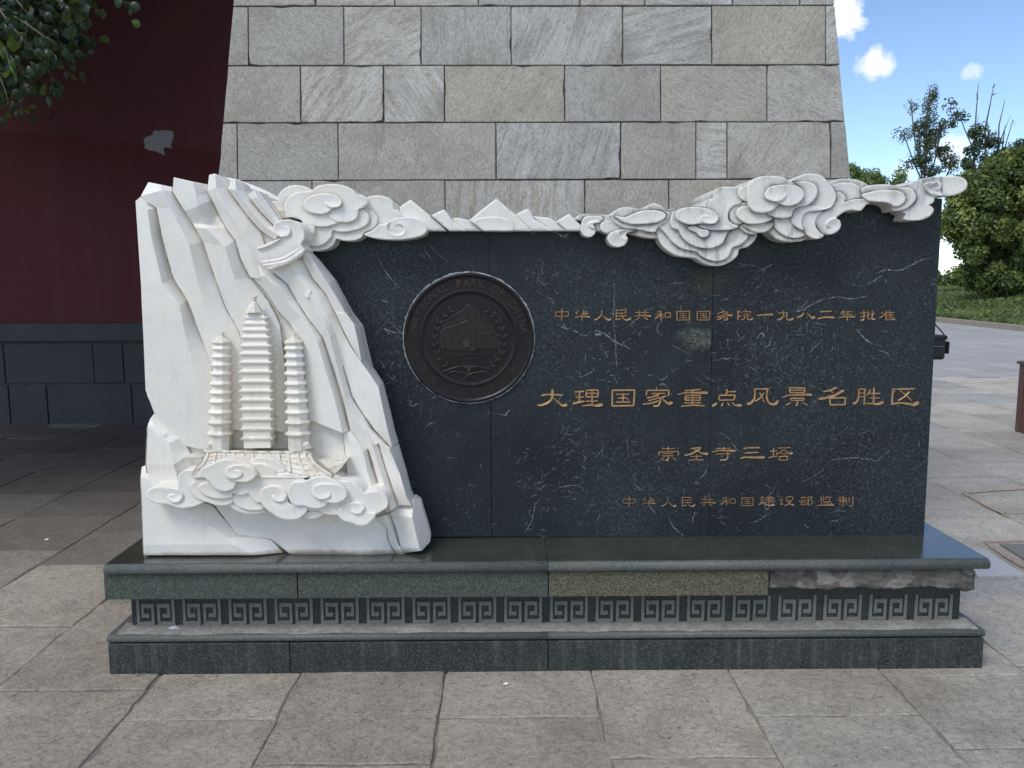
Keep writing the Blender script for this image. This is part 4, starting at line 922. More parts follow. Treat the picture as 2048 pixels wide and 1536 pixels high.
trg = [
 (O3, 0, [(50, 552), (95, 512), (180, 500), (305, 506), (430, 522), (440, 600), (430, 690), (370, 705), (330, 682), (268, 668), (240, 605), (120, 572)], [], S),
 (O3, 1, [(112, 640), (128, 565), (160, 530), (240, 518), (335, 535), (318, 585), (240, 605), (262, 650), (255, 702), (218, 736), (168, 736), (124, 706)], [cv((255, 655), (205, 642), (188, 608), (215, 582), (300, 578), s=1)], S),
 (O3, 1.2, [(308, 640), (328, 590), (390, 568), (455, 588), (525, 635), (560, 660), (470, 695), (390, 702), (332, 682)], [], S),
 (O3, 1.5, [(383, 740), (415, 695), (500, 665), (600, 655), (690, 672), (600, 690), (575, 715), (592, 760), (565, 815), (500, 842), (430, 828), (392, 785)], [cv((590, 752), (540, 740), (503, 715), (520, 688), (590, 676), s=-1)], S),
 (O3, .3, [(560, 675), (700, 662), (820, 675), (910, 742), (860, 750), (770, 742), (690, 722), (620, 700)], [], S),
 (O3, .6, [(690, 650), (800, 655), (880, 700), (925, 800), (985, 868), (1090, 928), (1190, 945), (1280, 956), (1350, 1000), (1440, 1030), (1540, 1032), (1640, 992), (1712, 930), (1736, 862), (1810, 842), (1875, 790), (1908, 735), (1900, 700), (1700, 560), (1400, 430), (1100, 440), (900, 480), (780, 560)], [], S),
 (O3, 1.8, [(690, 625), (830, 595), (900, 635), (965, 690), (1050, 790), (1150, 858), (1290, 890), (1335, 928), (1420, 972), (1530, 986), (1622, 940), (1665, 850), (1742, 820), (1815, 755), (1820, 705), (1740, 620), (1500, 560), (1200, 440), (1040, 470), (920, 520), (800, 560)], [], S),
 (O3, 2, [(430, 525), (460, 468), (540, 434), (640, 438), (730, 450), (840, 394), (925, 415), (985, 470), (1030, 490), (1000, 570), (900, 640), (860, 690), (700, 662), (560, 648), (470, 602), (436, 562)], [], S),
 (O3, 3, [(460, 520), (560, 535), (680, 485), (770, 465), (880, 464), (962, 490), (980, 535), (905, 585), (810, 600), (690, 608), (600, 600), (520, 570)], [], S),
 (O3, 3, [(1030, 600), (1055, 650), (1108, 668), (1150, 740), (1230, 812), (1350, 850), (1460, 850), (1560, 802), (1612, 700), (1700, 620), (1600, 560), (1300, 480), (1080, 470), (1034, 530)], [], S),
 (O3, 4, [(1210, 640), (1270, 620), (1340, 655), (1410, 668), (1428, 702), (1402, 737), (1340, 738), (1288, 692), (1235, 670)], [], S),
 (O3, 4, [(1440, 355), (1480, 335), (1475, 285), (1530, 232), (1620, 224), (1722, 240), (1735, 310), (1760, 385), (1680, 420), (1630, 470), (1618, 540), (1645, 592), (1725, 628), (1680, 655), (1600, 668), (1440, 664), (1320, 625), (1380, 560), (1450, 500), (1420, 420)], [], dict(back=YSB+.06)),
 (O3, 5, [(1085, 520), (1098, 470), (1180, 436), (1300, 430), (1420, 452), (1500, 502), (1522, 552), (1492, 596), (1420, 608), (1345, 600), (1240, 611), (1160, 592), (1102, 562)], [cv((1520, 560), (1480, 600), (1405, 603), (1350, 578), (1338, 540), (1370, 516), (1430, 522), s=1)], S),
 # middle group
 (O4, 4.5, [(105, 312), (130, 250), (190, 225), (275, 235), (285, 400), (240, 435), (190, 420), (130, 380)], [], DP),
 (O4, 6.4, [(250, 225), (300, 140), (400, 95), (520, 82), (660, 88), (770, 118), (845, 165), (905, 205), (985, 262), (1012, 345), (980, 410), (920, 462), (820, 495), (720, 485), (642, 492), (600, 540), (520, 576), (420, 586), (330, 566), (268, 505), (245, 420), (238, 320)], [], DP),
 (O4, 7.2, [(478, 350), (500, 280), (560, 225), (680, 204), (800, 200), (920, 220), (985, 270), (1014, 342), (988, 402), (920, 462), (820, 494), (720, 478), (630, 440), (520, 405)], [cv((486, 380), (530, 418), (620, 436), (705, 420), (752, 382), (768, 340), (748, 315), (712, 309), s=-1, amp=.0065)], DP),
 (O4, 3.6, [(0, 560), (20, 500), (90, 455), (235, 445), (400, 500), (560, 600), (570, 690), (400, 735), (200, 722), (105, 752), (30, 705), (0, 640)], [], DP),
 (O4, 4.5, [(88, 590), (108, 530), (180, 495), (270, 495), (400, 520), (560, 590), (585, 660), (500, 710), (380, 737), (250, 737), (150, 692), (100, 640)], [], DP),
 (O4, 3, [(130, 770), (185, 742), (240, 790), (330, 830), (372, 850), (330, 882), (240, 866), (165, 822)], [], DP),
 (O4, 3.3, [(175, 740), (400, 725), (560, 680), (590, 760), (520, 830), (440, 856), (365, 852), (275, 822)], [], DP),
 (O4, 2.2, [(520, 830), (560, 700), (640, 640), (830, 640), (920, 780), (1010, 830), (1052, 900), (1000, 962), (900, 980), (780, 980), (655, 950), (568, 892)], [], DP),
 (O4, 3.2, [(565, 690), (640, 640), (830, 620), (870, 720), (930, 790), (1005, 828), (1038, 882), (980, 917), (880, 932), (780, 912), (688, 862), (616, 790)], [], DP),
 (O4, 5, [(850, 182), (960, 158), (1080, 165), (1160, 200), (1196, 270), (1182, 350), (1130, 430), (1060, 482), (930, 510), (860, 560), (845, 625), (800, 652), (700, 660), (600, 642), (500, 582), (620, 450), (800, 300)], [], DP),
 (O4, 4, [(800, 175), (840, 150), (900, 108), (980, 66), (1090, 50), (1200, 58), (1280, 100), (1340, 170), (1395, 230), (1432, 295), (1448, 370), (1430, 440), (1380, 510), (1290, 545), (1180, 562), (1060, 578), (1008, 622), (984, 690), (984, 765), (1002, 826), (920, 790), (858, 740), (834, 670), (838, 590), (880, 530), (980, 480), (1080, 420), (1150, 300), (1080, 200)], [cv((1060, 482), (1150, 500), (1260, 525), (1330, 520), (1400, 470), s=1, amp=.004)], DP),
 (O4, 3.5, [(984, 765), (984, 690), (1008, 622), (1060, 575), (1150, 560), (1260, 560), (1190, 640), (1165, 730), (1185, 800), (1240, 862), (1282, 890), (1240, 932), (1160, 942), (1080, 912), (1018, 850)], [], DP),
 (O4, 3.3, [(1163, 705), (1188, 620), (1250, 572), (1330, 545), (1400, 470), (1440, 380), (1425, 300), (1480, 297), (1545, 325), (1582, 385), (1560, 440), (1610, 425), (1700, 400), (1820, 393), (1900, 413), (1945, 438), (1860, 478), (1786, 556), (1700, 550), (1600, 556), (1520, 600), (1452, 656), (1500, 690), (1514, 750), (1490, 815), (1410, 872), (1320, 882), (1240, 857), (1182, 795)], [cv((1470, 655), (1400, 658), (1338, 692), (1310, 735), (1325, 775), (1362, 786), (1384, 774), s=-1, amp=.008), cv((1550, 440), (1590, 425), (1680, 408), s=1, amp=.003)], DP),
 (O4, 2, [(1340, 175), (1450, 130), (1580, 118), (1720, 130), (1830, 170), (1888, 214), (1820, 245), (1700, 270), (1500, 240), (1400, 230)], [], DP),
 (O4, 2.8, [(1390, 225), (1470, 184), (1560, 171), (1680, 185), (1762, 225), (1806, 300), (1800, 370), (1700, 400), (1580, 440), (1560, 360), (1500, 310), (1440, 300)], [], DP),
 # long whisp to the right end
 (O5, 3, [(340, 300), (450, 245), (600, 230), (760, 228), (880, 258), (970, 270), (1060, 270), (1142, 310), (1196, 400), (1182, 490), (1100, 572), (980, 632), (845, 645), (820, 580), (740, 512), (620, 500), (500, 512), (420, 470), (345, 400)], [], S),
 (O5, 3.8, [(345, 395), (480, 345), (620, 322), (760, 318), (900, 325), (992, 362), (1032, 432), (1012, 512), (930, 567), (850, 580), (790, 535), (680, 507), (560, 502), (440, 485)], [], S),
 (O5, 2.2, [(800, 240), (950, 262), (1060, 220), (1200, 160), (1400, 115), (1600, 100), (1800, 98), (1920, 118), (1992, 170), (2006, 240), (1970, 312), (1880, 372), (1750, 407), (1600, 416), (1495, 432), (1482, 490), (1442, 535), (1402, 550), (1460, 590), (1474, 640), (1432, 712), (1330, 772), (1200, 797), (1012, 782), (1035, 700), (960, 650), (1000, 560), (1000, 380), (900, 300)], [cv((1640, 414), (1480, 397), (1380, 350), (1318, 280), (1332, 218), (1430, 190), (1550, 190), (1608, 240), (1580, 302), (1520, 324), (1458, 296), s=1, amp=.008, w=11)], S),
]
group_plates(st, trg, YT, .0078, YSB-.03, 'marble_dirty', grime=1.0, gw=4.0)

# ================================================================== WHITE MARBLE MOUNTAIN
mt = thing('marble_mountain_carving', 'white marble relief of a faceted mountain with three pagodas rising from scrolling clouds', 'relief carving', (-.95, 3.2, ZC))
I1 = (0, 0, 1); YR = 3.085; YRB = YS-.004
back = [(273, 402), (283, 398), (297, 370), (345, 378), (348, 361), (414, 374), (421, 355), (430, 353), (455, 364), (464, 363), (483, 370), (500, 392), (508, 385), (519, 387), (533, 411), (556, 441), (574, 452), (606, 508), (656, 562), (690, 627), (712, 656), (726, 716), (739, 768), (768, 889), (800, 997), (816, 1003), (832, 1067), (833, 1082), (826, 1094), (780, 1110), (288, 1111.5), (284, 950), (295, 926), (299, 850), (310, 825), (294, 790), (285, 600)]
poly_prism('rock_face', back, YR+.032, YSB-.05, M['marble'], mt, 0)
O6 = (500, 500, 3.839); O7 = (540, 850, 5.12)
strips = [
 (I1, [[(280.5, 394, 34), (281, 394, 34), (312.7, 416, 22)], [(271, 402, 2), (295, 419, -14), (312.7, 416, 12)], [(276, 480, 0), (303, 476, -14), (324.5, 476.5, 22)], [(282, 570, 0), (324, 566, -16), (347, 556.5, 24)], [(283.5, 611, 0), (359, 611, -18), (375, 601, 20)], [(287, 680, 0), (372, 675, -6), (398, 664, 18)], [(291, 780, 0), (395, 760, 2), (425, 740, 12)], [(308, 825, 6), (400, 840, 4), (432, 860, 10)], [(362, 890, 12), (410, 900, 8), (440, 905, 12)]]),
 (I1, [[(296.5, 364, 6), (321, 369, 14), (345, 374, 20)], [(281, 392.5, -2), (323, 380, -12), (345, 383, 12)], [(312.7, 416, 2), (340, 415, -14), (369, 422, 18)], [(324.5, 476.5, 4), (378, 490, -22), (406.5, 484, 16)], [(347, 556.5, 4), (396, 565, -10), (430, 556.5, 16)], [(375, 601, 4), (412, 620, -6), (451.5, 615, 12)], [(398, 664, 4), (435, 675, -2), (479, 666, 10)], [(425, 740, 6), (460, 745, 4), (495, 740, 8)], [(432, 860, 8), (460, 860, 6), (500, 860, 10)]]),
 (I1, [[(347, 354.5, 0), (385, 363, -8), (416, 369, 12)], [(345, 383, 6), (392, 395, -14), (414, 383, 14)], [(369, 422, 4), (396, 412, -18), (424, 400, 14)], [(385, 447, 2), (409, 448, 12), (436, 432, 20)], [(390, 456, 2), (412, 455.5, -18), (452, 456, 16)], [(406, 484, 4), (449.5, 494, -22), (471, 481, 14)], [(430, 556, 4), (470, 560, -14), (500, 554.6, 16)], [(451.5, 615, 4), (500, 620, -6), (535, 600, 12)], [(479, 666, 6), (520, 670, -2), (560, 650, 10)], [(495, 740, 8), (545, 745, 2), (575, 780, 10)], [(500, 860, 10), (545, 860, 4), (585, 870, 12)]]),
 (I1, [[(418, 349.5, 2), (430, 347, -6), (455, 362, 12)], [(414, 383, 4), (432, 375, -12), (456, 377, 14)], [(424, 400, 4), (450, 415, -14), (478, 405, 16)], [(452.5, 457, 4), (485, 460, -14), (505, 442, 16)], [(471, 481, 4), (495, 490, -12), (522, 465, 14)], [(481, 517, 4), (505, 520, -10), (532, 500, 12)], [(500, 555, 4), (520, 558, -8), (548, 548, 10)]]),
 (I1, [[(463, 359, 2), (470, 358, -6), (484.6, 367, 10)], [(455, 377, 4), (472, 380, -14), (490, 382, 14)], [(492, 428, 4), (505, 425, -12), (520, 420, 14)], [(520, 460, 4), (532, 455, -10), (545, 450, 12)], [(549, 480, 4), (556, 470, -6), (562, 462, 6)]]),
 (I1, [[(496, 388.6, 2), (508, 381, -6), (520, 383, 6)], [(500, 397, 2), (515, 395, -12), (528, 395, 10)], [(520, 422, 2), (532, 420, -12), (545, 418, 10)], [(547, 450, 2), (553, 447, -8), (561, 443, 6)]]),
 (O6, [[(40, 118, 2), (60, 116, -6), (152, 150, 14)], [(0, 190, 4), (120, 200, -12), (215, 210, 12)], [(120, 320, 6), (200, 275, -18), (288, 262, 12)], [(215, 470, 6), (280, 390, -8), (360, 390, 10)], [(300, 560, 6), (400, 520, -6), (436, 510, 8)], [(380, 680, 6), (515, 692, -16), (562, 672, 16)], [(400, 900, 8), (592, 960, -14), (648, 930, 18)], [(420, 1100, 8), (648, 1140, -12), (708, 1130, 18)], [(440, 1300, 8), (712, 1408, -14), (772, 1388, 16)]]),
 (O6, [[(152, 150, 4), (300, 108, -6), (350, 85, -2), (400, 68, 10)], [(288, 262, 4), (380, 220, -12), (430, 225, -6), (484, 222, 12)], [(360, 390, 4), (470, 372, -12), (520, 350, -6), (584, 340, 12)], [(436, 510, 4), (540, 520, -12), (594, 500, -6), (648, 474, 12)], [(562, 672, 4), (612, 662, -18), (658, 650, 8), (730, 660, 12)], [(648, 930, 4), (672, 910, -16), (716, 900, 10), (850, 852, 10)], [(708, 1130, 4), (735, 1152, -16), (786, 1122, 12), (830, 1080, 12)], [(772, 1388, 6), (850, 1350, -6), (890, 1330, 0), (935, 1372, 10)], [(900, 1536, 6), (960, 1500, -8), (1000, 1480, 0), (1060, 1500, 10)]]),
 (O6, [[(400, 68, 4), (425, 15, -6), (446, 5, 34)], [(484, 222, 2), (500, 110, -12), (522, 82, 36)], [(584, 340, 2), (600, 262, -14), (642, 228, 40)], [(648, 474, 2), (690, 405, -14), (717, 388, 42)], [(664, 492, 2), (738, 488, -12), (750, 482, 36)]]),
 (O6, [[(655, 478, -4), (740, 490, -16), (749, 488, 20)], [(690, 560, -4), (800, 572, -18), (840, 602, 38)], [(770, 722, -2), (832, 720, -20), (867, 722, 42)], [(848, 850, -2), (854, 852, -18), (888, 834, 42)]]),
 (O6, [[(740, 690, 6), (845, 850, -6), (887, 850, 38)], [(716, 890, 8), (925, 962, -10), (956, 938, 40)], [(786, 1122, 6), (988, 1058, -16), (1013, 1024, 42)], [(870, 1262, 4), (1030, 1262, -18), (1072, 1250, 44)], [(960, 1382, 4), (1062, 1402, -20), (1106, 1400, 44)], [(1082, 1514, 2), (1092, 1514, -20), (1132, 1487, 42)]]),
 (O7, [[(750, 88, 6), (830, 66, -6), (836, 60, 12)], [(752, 92, 4), (952, 268, -18), (1002, 232, 14)], [(780, 400, 10), (990, 440, -14), (1056, 410, 16)], [(800, 600, 10), (1030, 602, -12), (1110, 598, 14)], [(820, 900, 10), (1100, 800, -6), (1180, 900, 10)]]),
 (O7, [[(870, 20, 6), (960, 10, -6), (1010, 40, 10)], [(1002, 232, 4), (1035, 172, -12), (1112, 162, 10)], [(1056, 410, 4), (1108, 420, -12), (1185, 402, 10)], [(1110, 598, 4), (1175, 622, -10), (1244, 602, 10)], [(1180, 900, 6), (1240, 882, -8), (1316, 822, 10)]]),
 (O7, [[(1040, 100, 4), (1216, 238, -14), (1306, 207, 40)], [(1112, 200, 4), (1330, 500, -16), (1386, 472, 44)], [(1185, 440, 4), (1398, 740, -18), (1441, 692, 44)], [(1316, 822, 4), (1452, 826, -14), (1470, 760, 42)]]),
 (O7, [[(1312, 822, 30), (1472, 757, 16), (1546, 772, 46)], [(1228, 908, 2), (1454, 948, -20), (1560, 850, 38)], [(1290, 1060, 2), (1490, 1100, -22), (1612, 1012, 42)], [(1335, 1240, 2), (1530, 1262, -20), (1642, 1122, 44)], [(1352, 1318, 4), (1556, 1288, -14), (1638, 1198, 40)]]),
 (O7, [[(1090, 948, 6), (1160, 930, -2), (1228, 908, 10)], [(1200, 1060, 2), (1240, 1060, -4), (1290, 1060, 12)], [(1220, 1200, 0), (1290, 1190, -8), (1340, 1245, 12)], [(1300, 1330, 0), (1350, 1336, -6), (1420, 1310, 10)]]),
 (I1, [[(295.5, 850, 8), (300, 838, 14), (308, 827, 32)], [(295, 852, -4), (338, 886, -14), (363, 875, 14)], [(292, 928, -4), (350, 930, -8), (384, 912, 12)], [(300, 968, 6), (370, 965, 4), (400, 955, 8)]]),
 (I1, [[(283, 934, 18), (299, 928, 26), (303, 930, 32)], [(281, 952, -14), (296, 958, -14), (327, 964, 10)], [(283, 1000, -14), (340, 990, -16), (380, 996, 8)], [(285, 1050, -14), (380, 1030, -16), (426, 1012, 8)], [(286, 1080, -14), (440, 1065, -16), (474, 1070, 6)], [(286.5, 1090, -14), (463, 1088, -20), (541, 1078, 10)], [(287, 1111, -14), (510, 1111, -16), (566, 1106, 8)]]),
 (I1, [[(424, 1004, 8), (560, 1000, 6), (690, 1000, 6), (752, 1034, 10)], [(474, 1070, 6), (560, 1050, 4), (690, 1060, 2), (786, 1070, 10)], [(541, 1078, 6), (600, 1082, 2), (720, 1085, -4), (798, 1090, 8)], [(580, 1108, 2), (640, 1111, 0), (740, 1111, -6), (806, 1111.5, 4)]]),
]
for org, rows in strips:
    rows_strip('rock_slab', rows, org, YR, YR+.10, M['marble'], mt)
    for c_ in (-1, 0):
        if max(q[c_][2] for q in rows) > 33: continue
        line = catmull([(org[0]+q[c_][0]/org[2], org[1]+q[c_][1]/org[2], q[c_][2]) for q in rows[(1 if c_ == 0 else 0):]], False, 7)
        mb = MB(); mb.tube([P(x+(.3 if c_ else -.3), y, YR+d*.0015+.0012) for x, y, d in line], [.0011+.0007*abs(math.sin(i*.37+c_)) for i in range(len(line))], 5)
        mb.build('seam', M['seam'], mt, True)
# little square boss on the slope
rows_strip('rock_boss', [[(612, 583, 8), (622, 581, 8), (630, 584, 30)], [(609, 592, 6), (617, 597, 6), (624, 592, 30)]], I1, YR-.03, YR+.06, M['marble'], mt, .001)
# grey back edge of the stone seen above the carving
poly_prism('back_panel', [(430, 360), (445, 353), (472, 358), (508, 371), (532, 382), (560, 398), (575, 430), (560, 470), (440, 470)], YS+.16, YSB+.04, M['marble'], mt, .002)
poly_prism('back_panel', [(760, 430), (772, 392), (788, 401), (804, 412), (806, 440)], YS+.16, YSB+.02, M['serp'], st, .002)
# big curled whisp lying on the mountain's shoulder
wh = [(O1, 0, [(78, 830), (75, 800), (110, 782), (200, 745), (290, 705), (318, 688), (262, 662), (240, 605), (250, 550), (320, 513), (420, 509), (500, 548), (553, 620), (557, 700), (525, 768), (562, 822), (500, 890), (400, 952), (300, 992), (192, 1025), (140, 980), (100, 930)],
       [cv((84, 818), (200, 780), (290, 725), (330, 690), (385, 682), (415, 640), (408, 596), (372, 572), (345, 582), s=-1, amp=.008), cv((120, 937), (280, 915), (400, 868), (530, 778), s=1, amp=.006, w=4), cv((125, 972), (300, 945), (420, 900), (540, 805), s=1, amp=.006, w=4)], dict(dish=.004))]
group_plates(mt, wh, YR-.045, .01, YR+.09, 'marble', grime=.3)

# ---------------------------------------------------------------- pagodas
def square_pagoda():
    pg = put('pagoda', None, mt)
    pg.empty_display_size = .05
    ey = [626, 634, 646, 658.6, 673, 690, 706, 723, 741.6, 761, 780, 798, 817, 837, 856, 875]
    eh = [15, 22, 25, 27.5, 29.5, 32, 33, 33.2, 34, 34.5, 34.5, 34.5, 34.5, 34.5, 33.5, 33]
    cx_ = lambda y: 508+(y-626)*0.021
    Yc = YR-.02; rz = []
    for i, (y, h_) in enumerate(zip(ey, eh)):
        c0 = P(cx_(y), y, Yc-.035); hw = h_*c0.y/FPX*1.0; dp = .042*(h_/34)
        # eave: concave cornice profile
        pr = [(0, 6.5), (.72, 5), (.93, 1.2), (1, 0), (.99, -2), (.86, -4), (.80, -6)]
        v = []; f = []
        for (k, dy) in pr:
            z = P(cx_(y), y-dy+1.5, Yc-.035).z; a = hw*(k if k else .8); d2 = dp*(1 if k >= .9 else .88 if k > .75 else .8)
            if k == 0: a, d2 = hw*.80, dp*.80
            v += [(c0.x-a, Yc-d2, z), (c0.x+a, Yc-d2, z), (c0.x+a, Yc+.03, z), (c0.x-a, Yc+.03, z)]
        m_ = len(pr)
        for l in range(m_-1):
            for s_ in range(4): f.append((l*4+s_, l*4+(s_+1) % 4, (l+1)*4+(s_+1) % 4, (l+1)*4+s_))
        f += [(0, 1, 2, 3), ((m_-1)*4+3, (m_-1)*4+2, (m_-1)*4+1, (m_-1)*4)]
        me = new_mesh('eave', v, f, M['marble_old' if i > 12 else 'marble'])
        bm = bmesh.new(); bm.from_mesh(me); bmesh.ops.recalc_face_normals(bm, faces=bm.faces); bm.to_mesh(me); bm.free()
        o = bpy.data.objects.new('eave', me); COL.objects.link(o); o.parent = pg; bevel(o, .0012, 2)
        yb = ey[i+1] if i+1 < len(ey) else 896
        z1 = P(cx_(y), y+1, Yc-.03).z; z0 = P(cx_(y), yb, Yc-.03).z
        vv, ff = box_vf(c0.x-hw*.82, c0.x+hw*.82, Yc-dp*.82, Yc+.03, z0, z1)
        o = bpy.data.objects.new('storey', new_mesh('storey', vv, ff, M['marble'])); COL.objects.link(o); o.parent = pg; bevel(o, .001, 1)
    lathe(pg, 'finial', [(508.2, 625, 17), (508, 618, 13), (508, 610, 8.5), (508.3, 604, 5.5), (508.5, 602, 3.2), (508.7, 600, 5), (509, 597, 3.5), (509.2, 595, 5), (509.3, 592, 4.2), (509.4, 589, 1)], Yc-.012, 'marble_old', 8)
def lathe(pg, name, prof, Yc, mt_, seg=8, rot=.0, xs=1.0):
    v = []; f = []; k = len(prof)
    for (x, y, r_) in prof:
        p = P(x, y, Yc); rr = r_*p.y/FPX
        for s_ in range(seg):
            a = 2*math.pi*(s_+.5)/seg+rot; v.append((p.x+rr*math.cos(a)/math.cos(math.pi/seg)*xs, Yc+rr*math.sin(a)/math.cos(math.pi/seg), p.z))
    for i in range(k-1):
        for s_ in range(seg): f.append((i*seg+s_, i*seg+(s_+1) % seg, (i+1)*seg+(s_+1) % seg, (i+1)*seg+s_))
    f += [tuple(range(seg)), tuple(range((k-1)*seg, k*seg))[::-1]]
    me = new_mesh(name, v, f, M[mt_])
    bm = bmesh.new(); bm.from_mesh(me); bmesh.ops.recalc_face_normals(bm, faces=bm.faces); bm.to_mesh(me); bm.free()
    o = bpy.data.objects.new(name, me); COL.objects.link(o); o.parent = pg; bevel(o, .0012, 2); return o
def small_pagoda(c_top, c_bot, w0, w1, b0, b1):
    pg = put('pagoda', None, mt); pg.empty_display_size = .05
    ey = [684, 696, 712, 728.5, 746, 766, 783.6, 801, 822.7, 843, 865.6]
    Yc = YR-.012
    for i, y in enumerate(ey):
        t = (y-684)/(865.6-684); cx = c_top+(c_bot-c_top)*t; hw = w0+(w1-w0)*(t**.8 if i else 0); bw = b0+(b1-b0)*t
        top = [(cx, y-9, hw*.35), (cx, y-5, hw*.7)] if i == 0 else [(cx, y-5.5, bw)]
        lathe(pg, 'eave', top+[(cx, y-2, hw*.93), (cx, y+.2, hw), (cx, y+1.8, hw*.98), (cx, y+4, (hw+bw)/2), (cx, y+6, bw)], Yc, 'marble_old' if i > 8 or i == 0 else 'marble', 8)
        yb = ey[i+1]-4 if i+1 < len(ey) else 899
        cb = c_top+(c_bot-c_top)*min(1.15, (yb-684)/(181.6))
        lathe(pg, 'storey', [(cx, y+4, bw), (cb, yb, bw*(1.0 if i < 10 else 1.03))], Yc, 'marble' if i < 9 else 'marble_old', 8)
    lathe(pg, 'finial', [(c_top, 676, 6), (c_top+.5, 671, 3.6), (c_top+1, 664, 3.4)], Yc, 'marble_old', 8)
square_pagoda()
small_pagoda(443.5, 441.5, 17, 25, 13.5, 19.5)
small_pagoda(587, 597.5, 17.5, 26, 14, 20)

# ---------------------------------------------------------------- tiled temple roof under the pagodas
LB = (330, 860, 5.389)
rf = put('temple_roof', None, mt); rf.empty_display_size = .05
def sub(name, me, bv=0):
    o = bpy.data.objects.new(name, me); COL.objects.link(o); o.parent = rf
    if bv: bevel(o, bv, 2)
    return o
def LP(x, y, Y): return P(LB[0]+x/LB[2], LB[1]+y/LB[2], Y)
def roofY(y): return YR-.035-.075*min(1.3, max(0, (y-230)/270))**.8
sheet = []; rowsn = 9
Ls = [(440, 232), (425, 270), (400, 310), (375, 350), (345, 390), (322, 420), (300, 450), (290, 480), (280, 510)]
Rs = [(1560, 240), (1572, 290), (1600, 330), (1630, 370), (1670, 405), (1710, 430), (1750, 460), (1790, 495), (1800, 515)]
v = []; f = []
for (a, b) in zip(Ls, Rs):
    for k in range(13):
        t = k/12; x = a[0]+(b[0]-a[0])*t; y = a[1]+(b[1]-a[1])*t; v.append(LP(x, y, roofY(y)))
for i in range(rowsn-1):
    for k in range(12): a = i*13+k; f.append((a, a+13, a+14, a+1))
b0 = len(v); per = list(range(13))+[i*13+12 for i in range(1, rowsn)]+[(rowsn-1)*13+k for k in range(11, -1, -1)]+[i*13 for i in range(rowsn-2, 0, -1)]
for p in per: q = v[p].copy(); q.y = YR+.06; v.append(q)
for i in range(len(per)): j = (i+1) % len(per); f.append((per[j], per[i], b0+i, b0+j))
sub('roof_slope', new_mesh('roof_slope', v, f, M['marble_old'], True))
ribs = [[(462, 250), (440, 320), (395, 385), (350, 425)], [(545, 252), (535, 300), (520, 380)], [(642, 252), (640, 330)], [(742, 254), (742, 330)], [(842, 255), (845, 340)], [(945, 256), (945, 340)], [(1045, 258), (1050, 340)],
        [(1130, 258), (1136, 350)], [(1225, 258), (1240, 380)], [(1325, 258), (1340, 360), (1350, 460)], [(1425, 258), (1450, 340), (1490, 430), (1545, 500)], [(1500, 255), (1530, 330), (1590, 420), (1660, 500)], [(1560, 255), (1600, 345), (1690, 425), (1800, 490)]]
for q in ribs:
    line = catmull(q, False, 22); mb = MB()
    pts = [LP(x, y, roofY(y)-.003) for x, y in line]
    rad = [.0046+.0011*((i % 2)) for i in range(len(pts))]
    mb.tube(pts, rad, 8); sub('tile_row', new_mesh('tile_row', mb.v, mb.f, M['marble_old'], True))
# scalloped pan-tile edges between the rows
mb = MB()
for a, b in zip(ribs[:-1], ribs[1:]):
    la, lb2 = catmull(a, False, 6), catmull(b, False, 6)
    for t in (.18, .42, .66, .9):
        p, q = la[int(t*(len(la)-1))], lb2[int(t*(len(lb2)-1))]
        mx, my = (p[0]+q[0])/2, (p[1]+q[1])/2+12
        mb.tube([LP(*r_, roofY(r_[1])-.002) for r_ in catmull([p, (mx, my), q], False, 14)], .0016, 5)
sub('pan_tile_edge', new_mesh('pan_tile_edge', mb.v, mb.f, M['marble_old'], True))
mb = MB()
xs = np.linspace(424, 1566, 9)
for a, b in zip(xs[:-1], xs[1:]):
    mb2 = MB(); mb2.tube([LP(a+3, 230+(a-424)*.012, YR-.042), LP(b-3, 230+(b-424)*.012, YR-.042)], .0058, 10); sub('ridge_tile', new_mesh('ridge_tile', mb2.v, mb2.f, M['marble_old'], True))
# upswept corners
def flare(pts, d0, d1, nm='upswept_corner'):
    q = [LP(x, y, YR+d0+(d1-d0)*k) for x, y, k in pts]; k_ = len(q)
    v = [tuple(p) for p in q]+[(p.x, YR+.06, p.z) for p in q]
    f = [tuple(range(k_)), tuple(range(2*k_-1, k_-1, -1))]+[(i, k_+i, k_+(i+1) % k_, (i+1) % k_) for i in range(k_)]
    me = new_mesh(nm, v, f, M['marble_old']); bm = bmesh.new(); bm.from_mesh(me)
    bmesh.ops.recalc_face_normals(bm, faces=bm.faces); bm.to_mesh(me); bm.free(); sub(nm, me, .002)
flare([(1600, 325, 0), (1700, 330, 0), (1800, 328, .3), (1900, 318, .8), (1955, 335, 1), (1900, 410, .8), (1805, 500, .5), (1720, 440, .3), (1640, 385, 0)], -.03, -.075)
flare([(1575, 250, 0), (1620, 300, 0), (1690, 325, 0), (1640, 360, 0), (1590, 320, 0)], -.01, -.01, 'hip_ridge')
flare([(85, 368, 1), (130, 345, .8), (205, 290, .5), (300, 282, .2), (392, 292, 0), (400, 330, 0), (345, 420, 0), (235, 425, .3), (160, 455, .5), (140, 560, .6), (120, 470, .8)], -.02, -.07)
